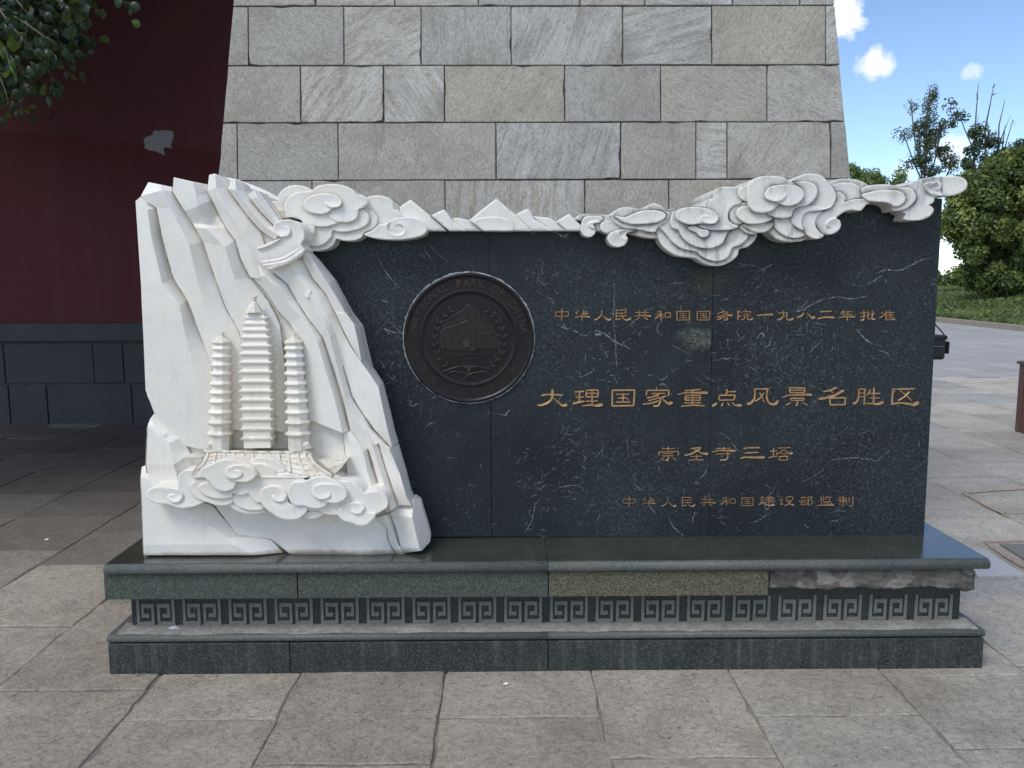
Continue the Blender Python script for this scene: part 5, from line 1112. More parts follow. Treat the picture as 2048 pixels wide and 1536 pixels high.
def beast(cx, cy, flip):
    mb = MB()
    for (dx, dy, r_, dd) in ((0, 0, 52, 0), (-38*flip, 26, 34, -.004), (-60*flip, 46, 20, -.006), (30*flip, 20, 38, .0), (10*flip, -32, 20, 0), (40*flip, -18, 16, 0), (-28*flip, -6, 18, -.012), (44*flip, 48, 26, 0), (-14*flip, 44, 30, -.004)):
        p = LP(cx+dx*.8, cy+dy*.8, YR-.035+dd); rr = r_*.8/LB[2]*p.y/FPX; k = len(mb.v); v = []; f = []
        for i in range(1, 5):
            for j in range(8):
                th, ph = math.pi*i/5, 2*math.pi*j/8; v.append((p.x+rr*math.sin(th)*math.cos(ph), p.y+rr*math.sin(th)*math.sin(ph), p.z+rr*math.cos(th)))
        v += [(p.x, p.y, p.z+rr), (p.x, p.y, p.z-rr)]
        for i in range(3):
            for j in range(8): f.append((i*8+j, i*8+(j+1) % 8, (i+1)*8+(j+1) % 8, (i+1)*8+j))
        for j in range(8): f += [(32, (j+1) % 8, j), (33, 24+j, 24+(j+1) % 8)]
        mb.add(v, f)
    me = new_mesh('ridge_beast', mb.v, mb.f, M['marble_old'], False)
    o = sub('ridge_beast', me); r_ = o.modifiers.new('m', 'REMESH'); r_.mode = 'VOXEL'; r_.voxel_size = .0022
beast(500, 160, 1); beast(1520, 155, -1)

# ---------------------------------------------------------------- cloud band below the roof
O8 = (260, 850, 5.12); YL = YR-.085; Yl2 = YR+.02
lbp = [
 (O8, 1, [(168, 740), (178, 680), (230, 640), (330, 630), (470, 648), (492, 600), (495, 515), (545, 470), (630, 456), (720, 478), (800, 520), (900, 600), (800, 760), (690, 825), (600, 850), (500, 850), (400, 816), (280, 805), (200, 775)], [cv((470, 650), (520, 680), (543, 730), (510, 785), (445, 799), (395, 772), (385, 735), (415, 712), (462, 714), s=1, amp=.008)], S),
 (O8, 2, [(608, 640), (640, 590), (720, 558), (820, 556), (960, 620), (1060, 720), (1060, 785), (1000, 822), (900, 826), (820, 802), (740, 777), (655, 730)], [], S),
 (O8, 3, [(698, 640), (730, 600), (815, 588), (920, 640), (1030, 690), (1045, 740), (930, 760), (820, 742), (738, 700)], [], S),
 (LB, 2, [(900, 365), (960, 310), (1060, 293), (1170, 318), (1255, 372), (1305, 445), (1200, 470), (1050, 420)], [], S),
 (LB, 1.2, [(688, 805), (730, 740), (900, 760), (1060, 830), (1085, 880), (1000, 907), (900, 907), (800, 885), (728, 845)], [], S),
 (LB, 2.2, [(726, 730), (760, 690), (900, 680), (980, 760), (1040, 800), (1062, 850), (960, 872), (860, 857), (770, 812)], [], S),
 (LB, 3, [(880, 380), (1000, 358), (1100, 378), (1180, 430), (1215, 485), (1330, 468), (1430, 490), (1515, 545), (1500, 640), (1400, 720), (1200, 760), (1100, 770), (1010, 788), (955, 760), (898, 690), (830, 707), (755, 692), (695, 668), (740, 560), (900, 480)], [], S),
 (LB, 5, [(380, 450), (400, 408), (470, 385), (560, 340), (680, 316), (800, 326), (900, 362), (965, 415), (985, 480), (950, 530), (880, 560), (775, 570), (740, 630), (670, 663), (590, 655), (520, 618), (472, 550), (400, 500)], [], S),
 (LB, 6, [(650, 480), (668, 412), (750, 378), (850, 378), (940, 412), (984, 480), (952, 532), (880, 562), (790, 562), (720, 545), (672, 522)], [cv((653, 488), (700, 522), (780, 522), (832, 484), (820, 448), (770, 434), (728, 442), s=-1)], S),
 (LB, 4, [(1018, 700), (1048, 635), (1120, 605), (1200, 603), (1275, 638), (1312, 700), (1330, 780), (1400, 815), (1500, 815), (1538, 850), (1505, 910), (1440, 957), (1340, 970), (1240, 952), (1140, 892), (1068, 832), (1024, 765)], [cv((1312, 700), (1290, 762), (1222, 779), (1165, 757), (1153, 716), (1190, 697), s=1, amp=.008)], S),
 (LB, 2, [(1465, 950), (1520, 890), (1580, 873), (1660, 883), (1718, 905), (1650, 947), (1560, 962)], [], S),
 (LB, 5, [(1328, 660), (1358, 580), (1430, 553), (1510, 550), (1600, 513), (1700, 503), (1800, 530), (1885, 572), (1950, 640), (1963, 700), (1925, 762), (1850, 787), (1755, 790), (1722, 830), (1640, 847), (1560, 842), (1500, 820), (1420, 820), (1358, 780), (1330, 715)], [], S),
 (LB, 6, [(1578, 665), (1618, 600), (1720, 576), (1850, 588), (1932, 630), (1962, 690), (1932, 752), (1860, 787), (1770, 784), (1655, 748), (1602, 715)], [cv((1583, 690), (1640, 742), (1720, 749), (1778, 722), (1776, 680), (1738, 664), s=-1)], S),
 (O7, 3, [(680, 585), (780, 573), (870, 593), (942, 660), (968, 695), (1040, 678), (1110, 678), (1182, 720), (1212, 790), (1190, 852), (1130, 892), (1080, 912), (960, 900), (800, 900), (700, 922), (600, 920), (540, 905), (480, 880), (380, 870), (420, 780), (560, 700)], [], S),
 (O7, 4, [(688, 890), (735, 825), (840, 794), (925, 800), (967, 842), (985, 885), (1080, 912), (1052, 970), (982, 1027), (900, 1033), (830, 1002), (758, 985), (700, 935)], [cv((968, 850), (940, 902), (880, 917), (833, 892), (838, 848), s=1, amp=.007)], S),
]
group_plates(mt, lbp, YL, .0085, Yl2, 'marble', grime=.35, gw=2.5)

# ================================================================== BRONZE MEDALLION
cM = P(938, 676.5, YS); RM = 131.0*cM.y/FPX
md = thing('bronze_medallion', 'round dark bronze medallion with lettered rim and landscape relief set in the black slab', 'medallion', (cM.x, YS, cM.z))
def revolve(name, prof, matn, seg=128, jit=0.0, sm=True):
    v = []; f = []; k = len(prof); jj = rng.normal(0, jit, (seg, 1)) if jit else np.zeros((seg, 1))
    for s_ in range(seg):
        a = 2*math.pi*s_/seg
        for (r_, y) in prof: rr = RM*(r_+jj[s_, 0]*(r_ > 1.0)); v.append((cM.x+rr*math.cos(a), YS-y, cM.z+rr*math.sin(a)))
    for s_ in range(seg):
        for i in range(k-1): a, b = s_*k+i, ((s_+1) % seg)*k+i; f.append((a, b, b+1, a+1))
    me = new_mesh(name, v, f, M[matn], sm); bm = bmesh.new(); bm.from_mesh(me); bmesh.ops.remove_doubles(bm, verts=bm.verts, dist=1e-5)
    bmesh.ops.recalc_face_normals(bm, faces=bm.faces)
    f0 = bm.faces[:] ; s0 = sum(q.normal.y*q.calc_area() for q in f0)
    if s0 > 0: bmesh.ops.reverse_faces(bm, faces=bm.faces)
    bm.to_mesh(me); bm.free(); return put(name, me, md)
revolve('sealant_ring', [(.985, .001), (.985, .006), (1.002, .0065), (1.010, .004), (1.013, -.001)], 'seal', 160, .0045, False)
revolve('disc', [(.0, .0065), (.66, .0065), (.70, .0066), (.712, .0096), (.724, .0098), (.736, .0078), (.75, .0078), (.92, .0078), (.935, .0082), (.945, .0125), (.972, .0135), (.99, .011), (.992, -.001)], 'bronze')
def text_mesh(ch, size, depth):
    c = bpy.data.curves.new('t', 'FONT'); c.body = ch; c.size = size; c.extrude = depth; c.align_x = 'CENTER'; c.resolution_u = 3; c.offset = size*.006
    o = bpy.data.objects.new('t', c); COL.objects.link(o); dg = bpy.context.evaluated_depsgraph_get(); dg.update()
    me = bpy.data.meshes.new_from_object(o.evaluated_get(dg)); bpy.data.objects.remove(o); return me
def ring_char(ch, ang, size, r_, inward, wx=1.0, matn='bronze_hi'):
    me = text_mesh(ch, size, .0042)
    if not len(me.vertices): print('EMPTY', ch); return
    co = np.zeros(len(me.vertices)*3); me.vertices.foreach_get('co', co); co = co.reshape(-1, 3)
    cy = (co[:, 1].min()+co[:, 1].max())/2; cx = (co[:, 0].min()+co[:, 0].max())/2
    rot = ang-math.pi/2 if not inward else ang+math.pi/2
    x, z = (co[:, 0]-cx)*wx, (co[:, 1]-cy)
    X = x*math.cos(rot)-z*math.sin(rot)+cM.x+r_*math.cos(ang); Z = x*math.sin(rot)+z*math.cos(rot)+cM.z+r_*math.sin(ang)
    Y = YS-.0085-co[:, 2]
    me.vertices.foreach_set('co', np.stack([X, Y, Z], 1).ravel()); me.materials.clear(); me.materials.append(M[matn]); me.update(); me.name = 'letter'
    put('letter', me, md)
txt = 'NATIONAL PARK OF CHINA'
for i, ch in enumerate(txt):
    if ch != ' ': ring_char(ch, R(168-160*i/(len(txt)-1)), RM*.155, RM*.845, False, .95, 'bronze_worn' if i == 9 else 'bronze_hi')
for i, ch in enumerate('中国国家级风景名胜区'): ring_char(ch, R(197+144*i/9), RM*.135, RM*.845, True, 1.1)
# inner relief: peak with a wall climbing it, water, trees, wreath
def mz(x, y): return (x-757)/4.8, (y-766)/4.8             # enlarged-photo units to photo px from centre
def MP(x, y, h): a, b = mz(x, y); return P(938+a, 678+b, YS-h)
def relief(name, pts, h, smooth=False):
    h = .0065+(h-.0065)*1.7
    pts = catmull(pts, True, 14) if smooth else pts
    q = [MP(x, y, h) for x, y in pts]; k = len(q); c = sum((p for p in q), Vector())/k; v = [tuple(p) for p in q]+[tuple(p+Vector((0, .012, 0))) for p in q]
    f = [tuple(range(k))]+[(i, (i+1) % k, k+(i+1) % k, k+i) for i in range(k)]
    me = new_mesh(name, v, f, M['bronze_hi' if name in ('wreath_leaf', 'boat', 'pavilion', 'knot') else 'bronze_mid']); bm = bmesh.new(); bm.from_mesh(me); bmesh.ops.recalc_face_normals(bm, faces=bm.faces)
    bm.to_mesh(me); bm.free(); o = put(name, me, md); bevel(o, .0012, 2); return o
def mline(name, pts, rad, h=.0075):
    h = .0065+(h-.0065)*1.7; rad *= 1.5
    mb = MB(); line = catmull(pts, False, 18); k = len(line)
    mb.tube([MP(x, y, h) for x, y in line], [rad*(.6+.4*math.sin(math.pi*i/max(1, k-1))) for i in range(k)], 6); return mb.build(name, M['bronze_hi'], md, True)
relief('far_hill', [(520, 610), (560, 570), (650, 520), (720, 460), (770, 430), (825, 425), (860, 490), (880, 600), (900, 680), (900, 760), (470, 760), (470, 680)], .0082)
relief('peak', [(475, 700), (600, 650), (700, 600), (760, 580), (800, 640), (880, 730), (860, 850), (760, 890), (690, 872), (600, 884), (540, 860), (490, 870), (462, 800)], .0098)
relief('far_hill', [(835, 640), (905, 560), (930, 600), (985, 612), (1000, 680), (1060, 740), (1060, 860), (835, 860)], .0088)
for q in ([(600, 560), (640, 600), (650, 640)], [(740, 470), (750, 520), (740, 560)], [(800, 450), (815, 520), (840, 590)], [(560, 700), (600, 740), (590, 800)], [(640, 680), (680, 730), (660, 800)], [(800, 660), (830, 720), (820, 800)], [(720, 620), (735, 660), (725, 700)], [(930, 640), (950, 690), (1000, 730)], [(500, 740), (530, 790), (520, 850)], [(900, 660), (905, 700), (890, 740)], [(980, 650), (985, 690)]): mline('rock_fold', q, .0011, .0122)
mline('summit_line', [(520, 600), (600, 545), (690, 500), (740, 440), (820, 432)], .0016, .011)
mline('wall_walk', [(480, 688), (560, 655), (640, 635), (700, 610), (770, 578)], .0016, .013)
for i in range(9): mline('battlement', [(640+i*13, 622-i*5.5), (641+i*13, 612-i*5.5)], .0011, .013)
relief('pavilion', [(690, 790), (720, 770), (735, 715), (748, 770), (765, 790), (770, 850), (700, 850)], .0135)
for (a, b, c_) in ((800, 802, 920), (820, 770, 930), (510, 905, 1060), (530, 922, 1050), (670, 955, 860), (680, 770, 900)): mline('water_line', [(a, b), ((a+c_)/2, b-3), (c_, b)], .0011, .009)
for pts in ([(880, 720), (920, 715), (960, 705), (1000, 715), (1030, 705)], [(900, 590), (920, 560), (930, 600), (980, 600)], [(1010, 740), (1040, 730), (1060, 742)]): mline('pine_bough', pts, .0018, .0125)
relief('boat', [(775, 860), (790, 850), (815, 862), (810, 880), (780, 880)], .012, True)
leafp = []
for s_ in (1, -1):
    for i in range(9):
        a = R(270+s_*(38+i*13.2)); r0 = 330; cx, cy = 757+r0*math.cos(a), 766-r0*math.sin(a)
        for o_ in (-1, 1):
            b = a+s_*R(90)-o_*R(38)*1; L = 62
            tx, ty = cx+L*math.cos(b), cy-L*math.sin(b); nx, ny = -(ty-cy)/L*13, (tx-cx)/L*13
            relief('wreath_leaf', [(cx, cy), ((cx+tx)/2+nx, (cy+ty)/2+ny), (tx, ty), ((cx+tx)/2-nx, (cy+ty)/2-ny)], .0115)
    mline('wreath_stem', [(757+r0*math.cos(R(270+s_*t)), 766-r0*math.sin(R(270+s_*t))) for t in range(20, 150, 12)], .0014, .0095)
mline('ribbon', [(555, 1115), (590, 1080), (680, 1085), (757, 1105), (850, 1165)], .0024, .012)
mline('ribbon', [(990, 1110), (930, 1080), (850, 1085), (757, 1105), (668, 1175)], .0024, .012)
mline('ribbon', [(500, 1075), (560, 1060), (620, 1040), (700, 1025)], .0022, .011); mline('ribbon', [(1030, 1070), (960, 1055), (890, 1040), (800, 1022)], .0022, .011)
relief('knot', [(690, 1020), (830, 1020), (815, 1045), (775, 1045), (770, 1085), (740, 1085), (738, 1045), (705, 1045)], .0125)
# ================================================================== STONE TOWER
BT = .115
p0 = Vector((0, 4.15, 0)); nT = Vector((0, -1, BT)).normalized()
def T(px, py): return PN(px, py, p0, nT)
tw = thing('stone_tower', 'tall battered tower of grey granite blocks standing behind the black slab', 'tower', (.05, 5.4, 0))
def xw(side, z):           # tower edges as functions of height, taken from the photograph's two edge points
    a = T(437, 357) if side < 0 else T(1700, 357); b = T(468, 0) if side < 0 else T(1667, 0)
    t = (z-a.z)/(b.z-a.z); return a.x+(b.x-a.x)*t
ZR = [T(1060, y).z for y in (12.5, 131, 245, 360, 474)]       # course joints from the top of the picture down
hc = (ZR[0]-ZR[4])/4
zlev = [ZR[0]+hc*2.0, ZR[0]+hc] + ZR
while zlev[-1] > .32: zlev.append(zlev[-1]-hc)
zlev[-1] = 0.0
zlev = [zlev[0]+hc*2, zlev[0]+hc] + zlev
jt = {2+1: [470, 632, 790, 957, 1160, 1290, 1465, 1600], 2+2: [497, 688, 842.5, 1022.5, 1245.5, 1424, 1651],
      2+3: [601.5, 768, 889, 1129.5, 1321.5, 1534.5], 2+4: [475, 676.5, 992, 1241.5, 1391.5, 1454, 1661],
      2+5: [625, 890, 1169.5, 1338, 1512]}
ymid = {3: 5, 4: 72, 5: 190, 6: 305, 7: 420}
for k in range(len(zlev)-1):
    z1, z0 = zlev[k], zlev[k+1]; zm = (z0+z1)/2
    xa, xb_ = xw(-1, zm), xw(1, zm)
    if k in jt: xs = [T(x, ymid[k]).x for x in jt[k]]
    else:
        xs = []; x = xa+rng.uniform(.2, .5)
        while x < xb_-.25: xs.append(x); x += rng.uniform(.32, .62)
    xs = [xa]+[x for x in xs if xa+.04 < x < xb_-.04]+[xb_]
    for i in range(len(xs)-1):
        a, b = xs[i], xs[i+1]; g = rng.uniform(.0012, .0032)
        la = [xw(-1, z0) if i == 0 else a+g, xw(-1, z1) if i == 0 else a+g]; lb = [xw(1, z0) if i == len(xs)-2 else b-g, xw(1, z1) if i == len(xs)-2 else b-g]
        off = rng.normal(0, .0016); zz0, zz1 = z0+g, z1-g
        yf = lambda z: 4.15+BT*z+off
        v = [(la[0], yf(zz0), zz0), (lb[0], yf(zz0), zz0), (lb[0], yf(zz0)+.22, zz0), (la[0], yf(zz0)+.22, zz0),
             (la[1], yf(zz1), zz1), (lb[1], yf(zz1), zz1), (lb[1], yf(zz1)+.22, zz1), (la[1], yf(zz1)+.22, zz1)]
        # front outline with small chips and wander, then the body behind it
        cs = [v[0], v[1], v[5], v[4]]; fr = []
        for c0, c1 in zip(cs, cs[1:]+cs[:1]):
            L = math.dist(c0, c1); k_ = max(2, int(L/.05))
            for j in range(k_):
                t = j/k_; q = [c0[m]+(c1[m]-c0[m])*t for m in range(3)]
                ch = rng.uniform(.002, .008) if rng.random() < .07 else 0
                mx, mz_ = (cs[0][0]+cs[1][0])/2, (zz0+zz1)/2
                d_ = rng.uniform(-.0006, .0014)+ch
                q[0] += math.copysign(d_, mx-q[0])*(abs(mx-q[0]) > .02); q[2] += math.copysign(d_, mz_-q[2])*(abs(mz_-q[2]) > .02)
                fr.append(tuple(q))
        k_ = len(fr); mx = (cs[0][0]+cs[1][0])/2; mz_ = (zz0+zz1)/2
        ins2 = [(x+(mx-x)*.012, y-.0035, z+(mz_-z)*.02) for x, y, z in fr]
        v = [(x, y, z) for x, y, z in ins2]+[(x, y, z) for x, y, z in fr]+[(x, y+.22, z) for x, y, z in fr]
        f = [tuple(range(k_))]+[(i_+k_, (i_+1) % k_+k_, (i_+1) % k_, i_) for i_ in range(k_)]+[(i_+2*k_, (i_+1) % k_+2*k_, (i_+1) % k_+k_, i_+k_) for i_ in range(k_)]
        put('granite_block', new_mesh('granite_block', v, f, M['tower']), tw)
zt_ = zlev[0]
def shell(name, mt_, inset, y0, y1b, zt2):
    v = []
    for z in (0, zt2):
        a, b = xw(-1, z)+inset, xw(1, z)-inset; yf = y0+BT*z; yb = y1b-BT*z
        v += [(a, yf, z), (b, yf, z), (b, yb, z), (a, yb, z)]
    f = [(0, 3, 2, 1), (4, 5, 6, 7), (0, 1, 5, 4), (1, 2, 6, 5), (2, 3, 7, 6), (3, 0, 4, 7)]
    put(name, new_mesh(name, v, f, M[mt_]), tw)
shell('core', 'tower_joint', .012, 4.158, 7.2, zt_-.01)
# side facing blocks, coarse
for k in range(len(zlev)-1):
    z1, z0 = zlev[k]-.003, zlev[k+1]+.003
    for s_ in (-1, 1):
        y = 4.15+BT*(z0+z1)/2+.225; ye = 7.2-BT*z1
        while y < ye-.1:
            y2 = min(ye, y+rng.uniform(.4, .8)); t = .03 if s_ > 0 else -.03
            v = []
            for z in (z0, z1):
                x = xw(s_, z); xi = x-s_*.05; a_, b_ = (xi, x) if s_ > 0 else (x, xi)
                v += [(a_, y+.002, z), (b_, y+.002, z), (b_, y2-.002, z), (a_, y2-.002, z)]
            put('granite_block', new_mesh('granite_block', v, f if False else [(0, 3, 2, 1), (4, 5, 6, 7), (0, 1, 5, 4), (1, 2, 6, 5), (2, 3, 7, 6), (3, 0, 4, 7)], M['tower']), tw); y = y2

# ================================================================== RED WALL
YW = G(140, 846, 0).y; print('wall Y', YW)
zd1 = P(140, 646, YW-.04).z; rx0, rx1 = -9.5, 1.6; WT = 5.6
rw = thing('red_wall', 'dark red plastered wall with a black stone dado, in the shade behind the carving', 'wall', (-4, YW+.2, 0))
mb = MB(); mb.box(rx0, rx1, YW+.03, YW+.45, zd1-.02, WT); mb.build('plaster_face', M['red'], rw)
box('dado_coping', rx0, rx1, YW-.05, YW+.4, P(140, 683, YW-.05).z, zd1, M['dado'], rw, .008)
za, zb_ = P(140, 686, YW).z, P(140, 768, YW).z
for (z1, z0, joints) in ((za, zb_, [-60, 12, 190, 250, 420, 560]), (zb_-.008, -.02, [-100, 16, 92, 262, 470, 640])):
    xs = [rx0]+[P(x, 770, YW).x for x in joints]
    while xs[1]-xs[0] > 1.1: xs.insert(1, xs[1]-.85)
    while xs[-1] < rx1-.9: xs.append(xs[-1]+.8)
    xs.append(rx1)
    for a, b in zip(xs[:-1], xs[1:]):
        box('dado_stone', a+.006, b-.006, YW+rng.normal(0, .003), YW+.4, z0+.004, z1-.004, M['dado'], rw, .006)
mb = MB(); mb.box(rx0, rx1, YW+.02, YW+.4, 0, zd1-.03); mb.build('dado_joint', M['tower_joint'], rw)
# patch where the red paint has fallen off
pp = [(287, 280), (292, 274), (304, 270), (307, 262), (313, 260), (318, 262), (330, 260), (345, 262), (347, 272), (343, 285), (341, 290), (344, 297), (329, 294), (327, 299), (330, 312), (320, 306), (308, 302), (297, 300), (289, 296), (288, 298), (290, 290)]
q = [P(x, y, YW+.026) for x, y in pp]; k = len(q)
v = [tuple(p) for p in q]+[(p.x, YW+.035, p.z) for p in q]
me = new_mesh('bare_patch', v, [tuple(range(k))]+[(i, k+i, k+(i+1) % k, (i+1) % k) for i in range(k)], M['undercoat'])
o = put('bare_patch', me, rw); o['label'] = 'grey patch where paint has peeled'
mb = MB(); mb.tube([P(104, 225, YW+.03), P(101, 233, YW+.02), P(97, 243, YW+.03)], [.004, .009, .003], 6); mb.build('paint_blister', M['red'], rw, True)
# unseen tiled roof added above the frame to darken the wall
mb = MB(); mb.add([(rx0, YW-1.5, WT-.25), (rx1, YW-1.5, WT-.25), (rx1, YW+.25, WT+.5), (rx0, YW+.25, WT+.5), (rx0, YW-1.5, WT-.15), (rx1, YW-1.5, WT-.15), (rx1, YW+.25, WT+.6), (rx0, YW+.25, WT+.6)], [(0, 3, 2, 1), (4, 5, 6, 7), (0, 1, 5, 4), (1, 2, 6, 5), (2, 3, 7, 6), (3, 0, 4, 7)])
mb.add([(rx0, YW+.25, WT+.5), (rx1, YW+.25, WT+.5), (rx1, YW+1.6, WT-.2), (rx0, YW+1.6, WT-.2), (rx0, YW+.25, WT+.6), (rx1, YW+.25, WT+.6), (rx1, YW+1.6, WT-.1), (rx0, YW+1.6, WT-.1)], [(0, 3, 2, 1), (4, 5, 6, 7), (0, 1, 5, 4), (1, 2, 6, 5), (2, 3, 7, 6), (3, 0, 4, 7)])
mb.build('added_unseen_roof', M['tile'], rw)

# ================================================================== RIGHT SIDE: kerb, bank, hedge, trees
kp = [(14.3, -2), (14.3, 12), (14.32, 20), (14.45, 26), (14.9, 34), (15.6, 42), (17.5, 52), (22, 60)]
kl = catmull(kp, False, 1.0)
seg = 0; acc = 0
kerb = put('kerb', None, kind='structure')
i = 0
while i < len(kl)-1:
    a = kl[i]; b = kl[i+1]; dx, dy = b[0]-a[0], b[1]-a[1]; L = math.hypot(dx, dy); nx, ny = dy/L, -dx/L; g = .012/L
    a2 = (a[0]+dx*g, a[1]+dy*g); w_ = .2
    v = [(a2[0], a2[1], -.01), (b[0], b[1], -.01), (b[0]+nx*w_, b[1]+ny*w_, -.01), (a2[0]+nx*w_, a2[1]+ny*w_, -.01)]
    v += [(x, y, .15) for x, y, z in v]
    o = put('kerb_stone', new_mesh('kerb_stone', v, [(0, 3, 2, 1), (4, 5, 6, 7), (0, 1, 5, 4), (1, 2, 6, 5), (2, 3, 7, 6), (3, 0, 4, 7)], M['kerb']), kerb); bevel(o, .012)
    i += 1
def bank_z(x, y):
    t = x-15.0; s_ = max(0, min(1, t/7)); return .12+.75*s_*s_*(3-2*s_)*min(1, max(.2, (y-8)/22))
v = []; f = []; nx_, ny_ = 34, 60
for j in range(ny_+1):
    y = -2+j*1.6
    xk = np.interp(y, [p[1] for p in kp], [p[0] for p in kp])+.19
    for i in range(nx_+1):
        x = xk+(i/nx_)**1.6*55; v.append((x, y, bank_z(x-(xk-14.49), y)+.03*math.sin(x*1.3+y)*min(1, i/3)))
for j in range(ny_):
    for i in range(nx_): a = j*(nx_+1)+i; f.append((a, a+1, a+nx_+2, a+nx_+1))
put('grass_bank', new_mesh('grass_bank', v, f, M['lawn'], True), kind='structure')

def leaf_cloud(name, mt_, parent, cen, out_n, sizes, tone, aspect=1.7, kind=None, normal_bias=None):
    """many small leaf quads; cen (n,3)"""
    n_ = len(cen); s_ = sizes
    nrm = rng.normal(size=(n_, 3)); nrm += out_n*1.0 + np.array([0, -.1, .35]); nrm /= np.linalg.norm(nrm, axis=1)[:, None]
    t = np.cross(nrm, rng.normal(size=(n_, 3))); t /= np.linalg.norm(t, axis=1)[:, None]; b = np.cross(nrm, t)
    t = t*(s_*aspect/2)[:, None]; b = b*(s_/2)[:, None]
    V = np.stack([cen-t, cen+b*.9-t*.1, cen+t, cen-b*.9-t*.1], 1).reshape(-1, 3)
    me = bpy.data.meshes.new(name); me.vertices.add(n_*4); me.vertices.foreach_set('co', V.ravel())
    me.loops.add(n_*4); me.loops.foreach_set('vertex_index', np.arange(n_*4, dtype=np.int32))
    me.polygons.add(n_); me.polygons.foreach_set('loop_start', np.arange(0, n_*4, 4, dtype=np.int32)); me.polygons.foreach_set('loop_total', np.full(n_, 4, np.int32))
    me.materials.append(M[mt_]); me.update(calc_edges=True)
    at = me.attributes.new('tone', 'FLOAT', 'FACE'); at.data.foreach_set('value', np.clip(tone, 0, 1).astype(np.float32))
    return put(name, me, parent, kind=kind)
def crown_pts(blobs, per, shell_=.55, clumps=26, clump_r=.3):
    C, O, Tn = [], [], []
    for (c, r_) in blobs:
        c = np.array(c); r_ = np.array(r_); vol = float(np.prod(r_))**(1/3)
        k = max(6, int(clumps*vol))
        d = rng.normal(size=(k, 3)); d /= np.linalg.norm(d, axis=1)[:, None]
        cc = c+d*r_*rng.uniform(shell_, 1.0, (k, 1)); ct = rng.uniform(.15, .75, k); cr = rng.uniform(.6, 1.35, k)*clump_r
        m_ = int(per*np.prod(r_)**.67); idx = rng.integers(0, k, m_)
        dd = rng.normal(size=(m_, 3)); dd /= np.linalg.norm(dd, axis=1)[:, None]; rr = rng.uniform(.3, 1, (m_, 1))**.6
        C.append(cc[idx]+dd*rr*cr[idx][:, None]); O.append(d[idx]*.7+dd*.7); Tn.append(ct[idx]+rng.normal(0, .16, m_))
    return np.concatenate(C), np.concatenate(O), np.concatenate(Tn)
def trunk(parent, base, top, r0, limbs, seed=0, name='trunk'):
    mb = MB(); base = Vector(base); top = Vector(top); k = 7
    pts = [base.lerp(top, i/k)+Vector((rng.normal(0, .03), rng.normal(0, .03), 0))*(top-base).length*.15 for i in range(k+1)]
    pts[0] = base; mb.tube(pts, [r0*(1-.72*i/k) for i in range(k+1)], 8)
    for (t, end, rr) in limbs:
        s_ = base.lerp(top, t); e = Vector(end); m_ = s_.lerp(e, .5)+Vector((0, 0, -.05*(e-s_).length)); m_ += Vector(rng.normal(0, .04, 3))*(e-s_).length
        mb.tube([tuple(q) for q in catmull([tuple(s_), tuple(m_), tuple(e)], False, max(.2, (e-s_).length/6))], [rr*(1-.8*i/8) for i in range(60)][:len(catmull([tuple(s_), tuple(m_), tuple(e)], False, max(.2, (e-s_).length/6)))], 6)
    return mb.build(name, M['bark'], parent, True)
def at(px, py, Y): return P(px, py, Y)
def tree(name, label, cat, base, blobs, leafm, lsize, per, trk, group=None, clumps=26, clump_r=.3, aspect=1.7, shell_=.55):
    t = thing(name, label, cat, base, group)
    c, o_, tn = crown_pts(blobs, per, shell_, clumps, clump_r)
    c[:, 2] = np.maximum(c[:, 2], bank_z(base[0], base[1])*.3)
    leaf_cloud('crown', leafm, t, c, o_, rng.uniform(.7, 1.3, len(c))*lsize, tn, aspect, kind='stuff')
    trunk(t, base, *trk)
    return t
# big round bush on the bank
Yb_ = 33.0; k = Yb_/FPX
def sph(px, py, rx, ry, Y, rd=None):
    p = P(px, py, Y); s_ = Y/FPX; return (tuple(p), (rx*s_, (rd or (rx+ry)/2)*s_, ry*s_))
bb = P(2010, 600, Yb_); base = (bb.x, Yb_, bank_z(bb.x, Yb_)-.1)
tree('round_bush_tree', 'large dense green bush tree on the grass bank, right of the black slab', 'tree', base,
     [sph(2050, 440, 85, 110, Yb_), sph(1965, 430, 55, 70, Yb_), sph(1985, 510, 60, 68, Yb_), sph(1930, 455, 34, 40, Yb_), sph(2075, 360, 75, 65, Yb_), sph(2100, 510, 90, 80, Yb_), sph(1968, 370, 34, 34, Yb_), sph(1925, 400, 22, 24, Yb_), sph(2180, 430, 100, 130, Yb_), sph(2000, 560, 55, 32, Yb_), sph(1900, 440, 18, 18, Yb_), sph(2040, 330, 40, 30, Yb_)],
     'leaf_bush', .10, 8800, ((bb.x, Yb_, 4.2), .28, [(.3, (bb.x-2, Yb_-.3, 4.5), .12), (.3, (bb.x+2, Yb_, 4.8), .12), (.5, (bb.x, Yb_-1.5, 5), .1)]), clumps=30, clump_r=.42, shell_=.55)
# low hedge behind the parapet
Yh = 58.0; hb = P(1915, 585, Yh)
hd = thing('hedge', 'low clipped green hedge behind the stone parapet at right', 'hedge', (hb.x, Yh, 0))
c, o_, tn = crown_pts([sph(1885, 566, 34, 26, Yh), sph(1935, 568, 40, 26, Yh), sph(1990, 566, 50, 34, Yh), sph(1840, 568, 40, 22, Yh), sph(1885, 590, 60, 22, Yh), sph(1950, 592, 70, 22, Yh), sph(1790, 572, 50, 24, Yh), sph(2080, 570, 80, 40, Yh)], 1500, .5, 20, .6)
leaf_cloud('foliage', 'leaf_bush', hd, c, o_, rng.uniform(.12, .26, len(c)), tn+.05, kind='stuff')
mb = MB(); mb.tube([(hb.x, Yh, -.05), (hb.x, Yh, 1.5)], [.12, .05]); mb.build('stem', M['bark'], hd)
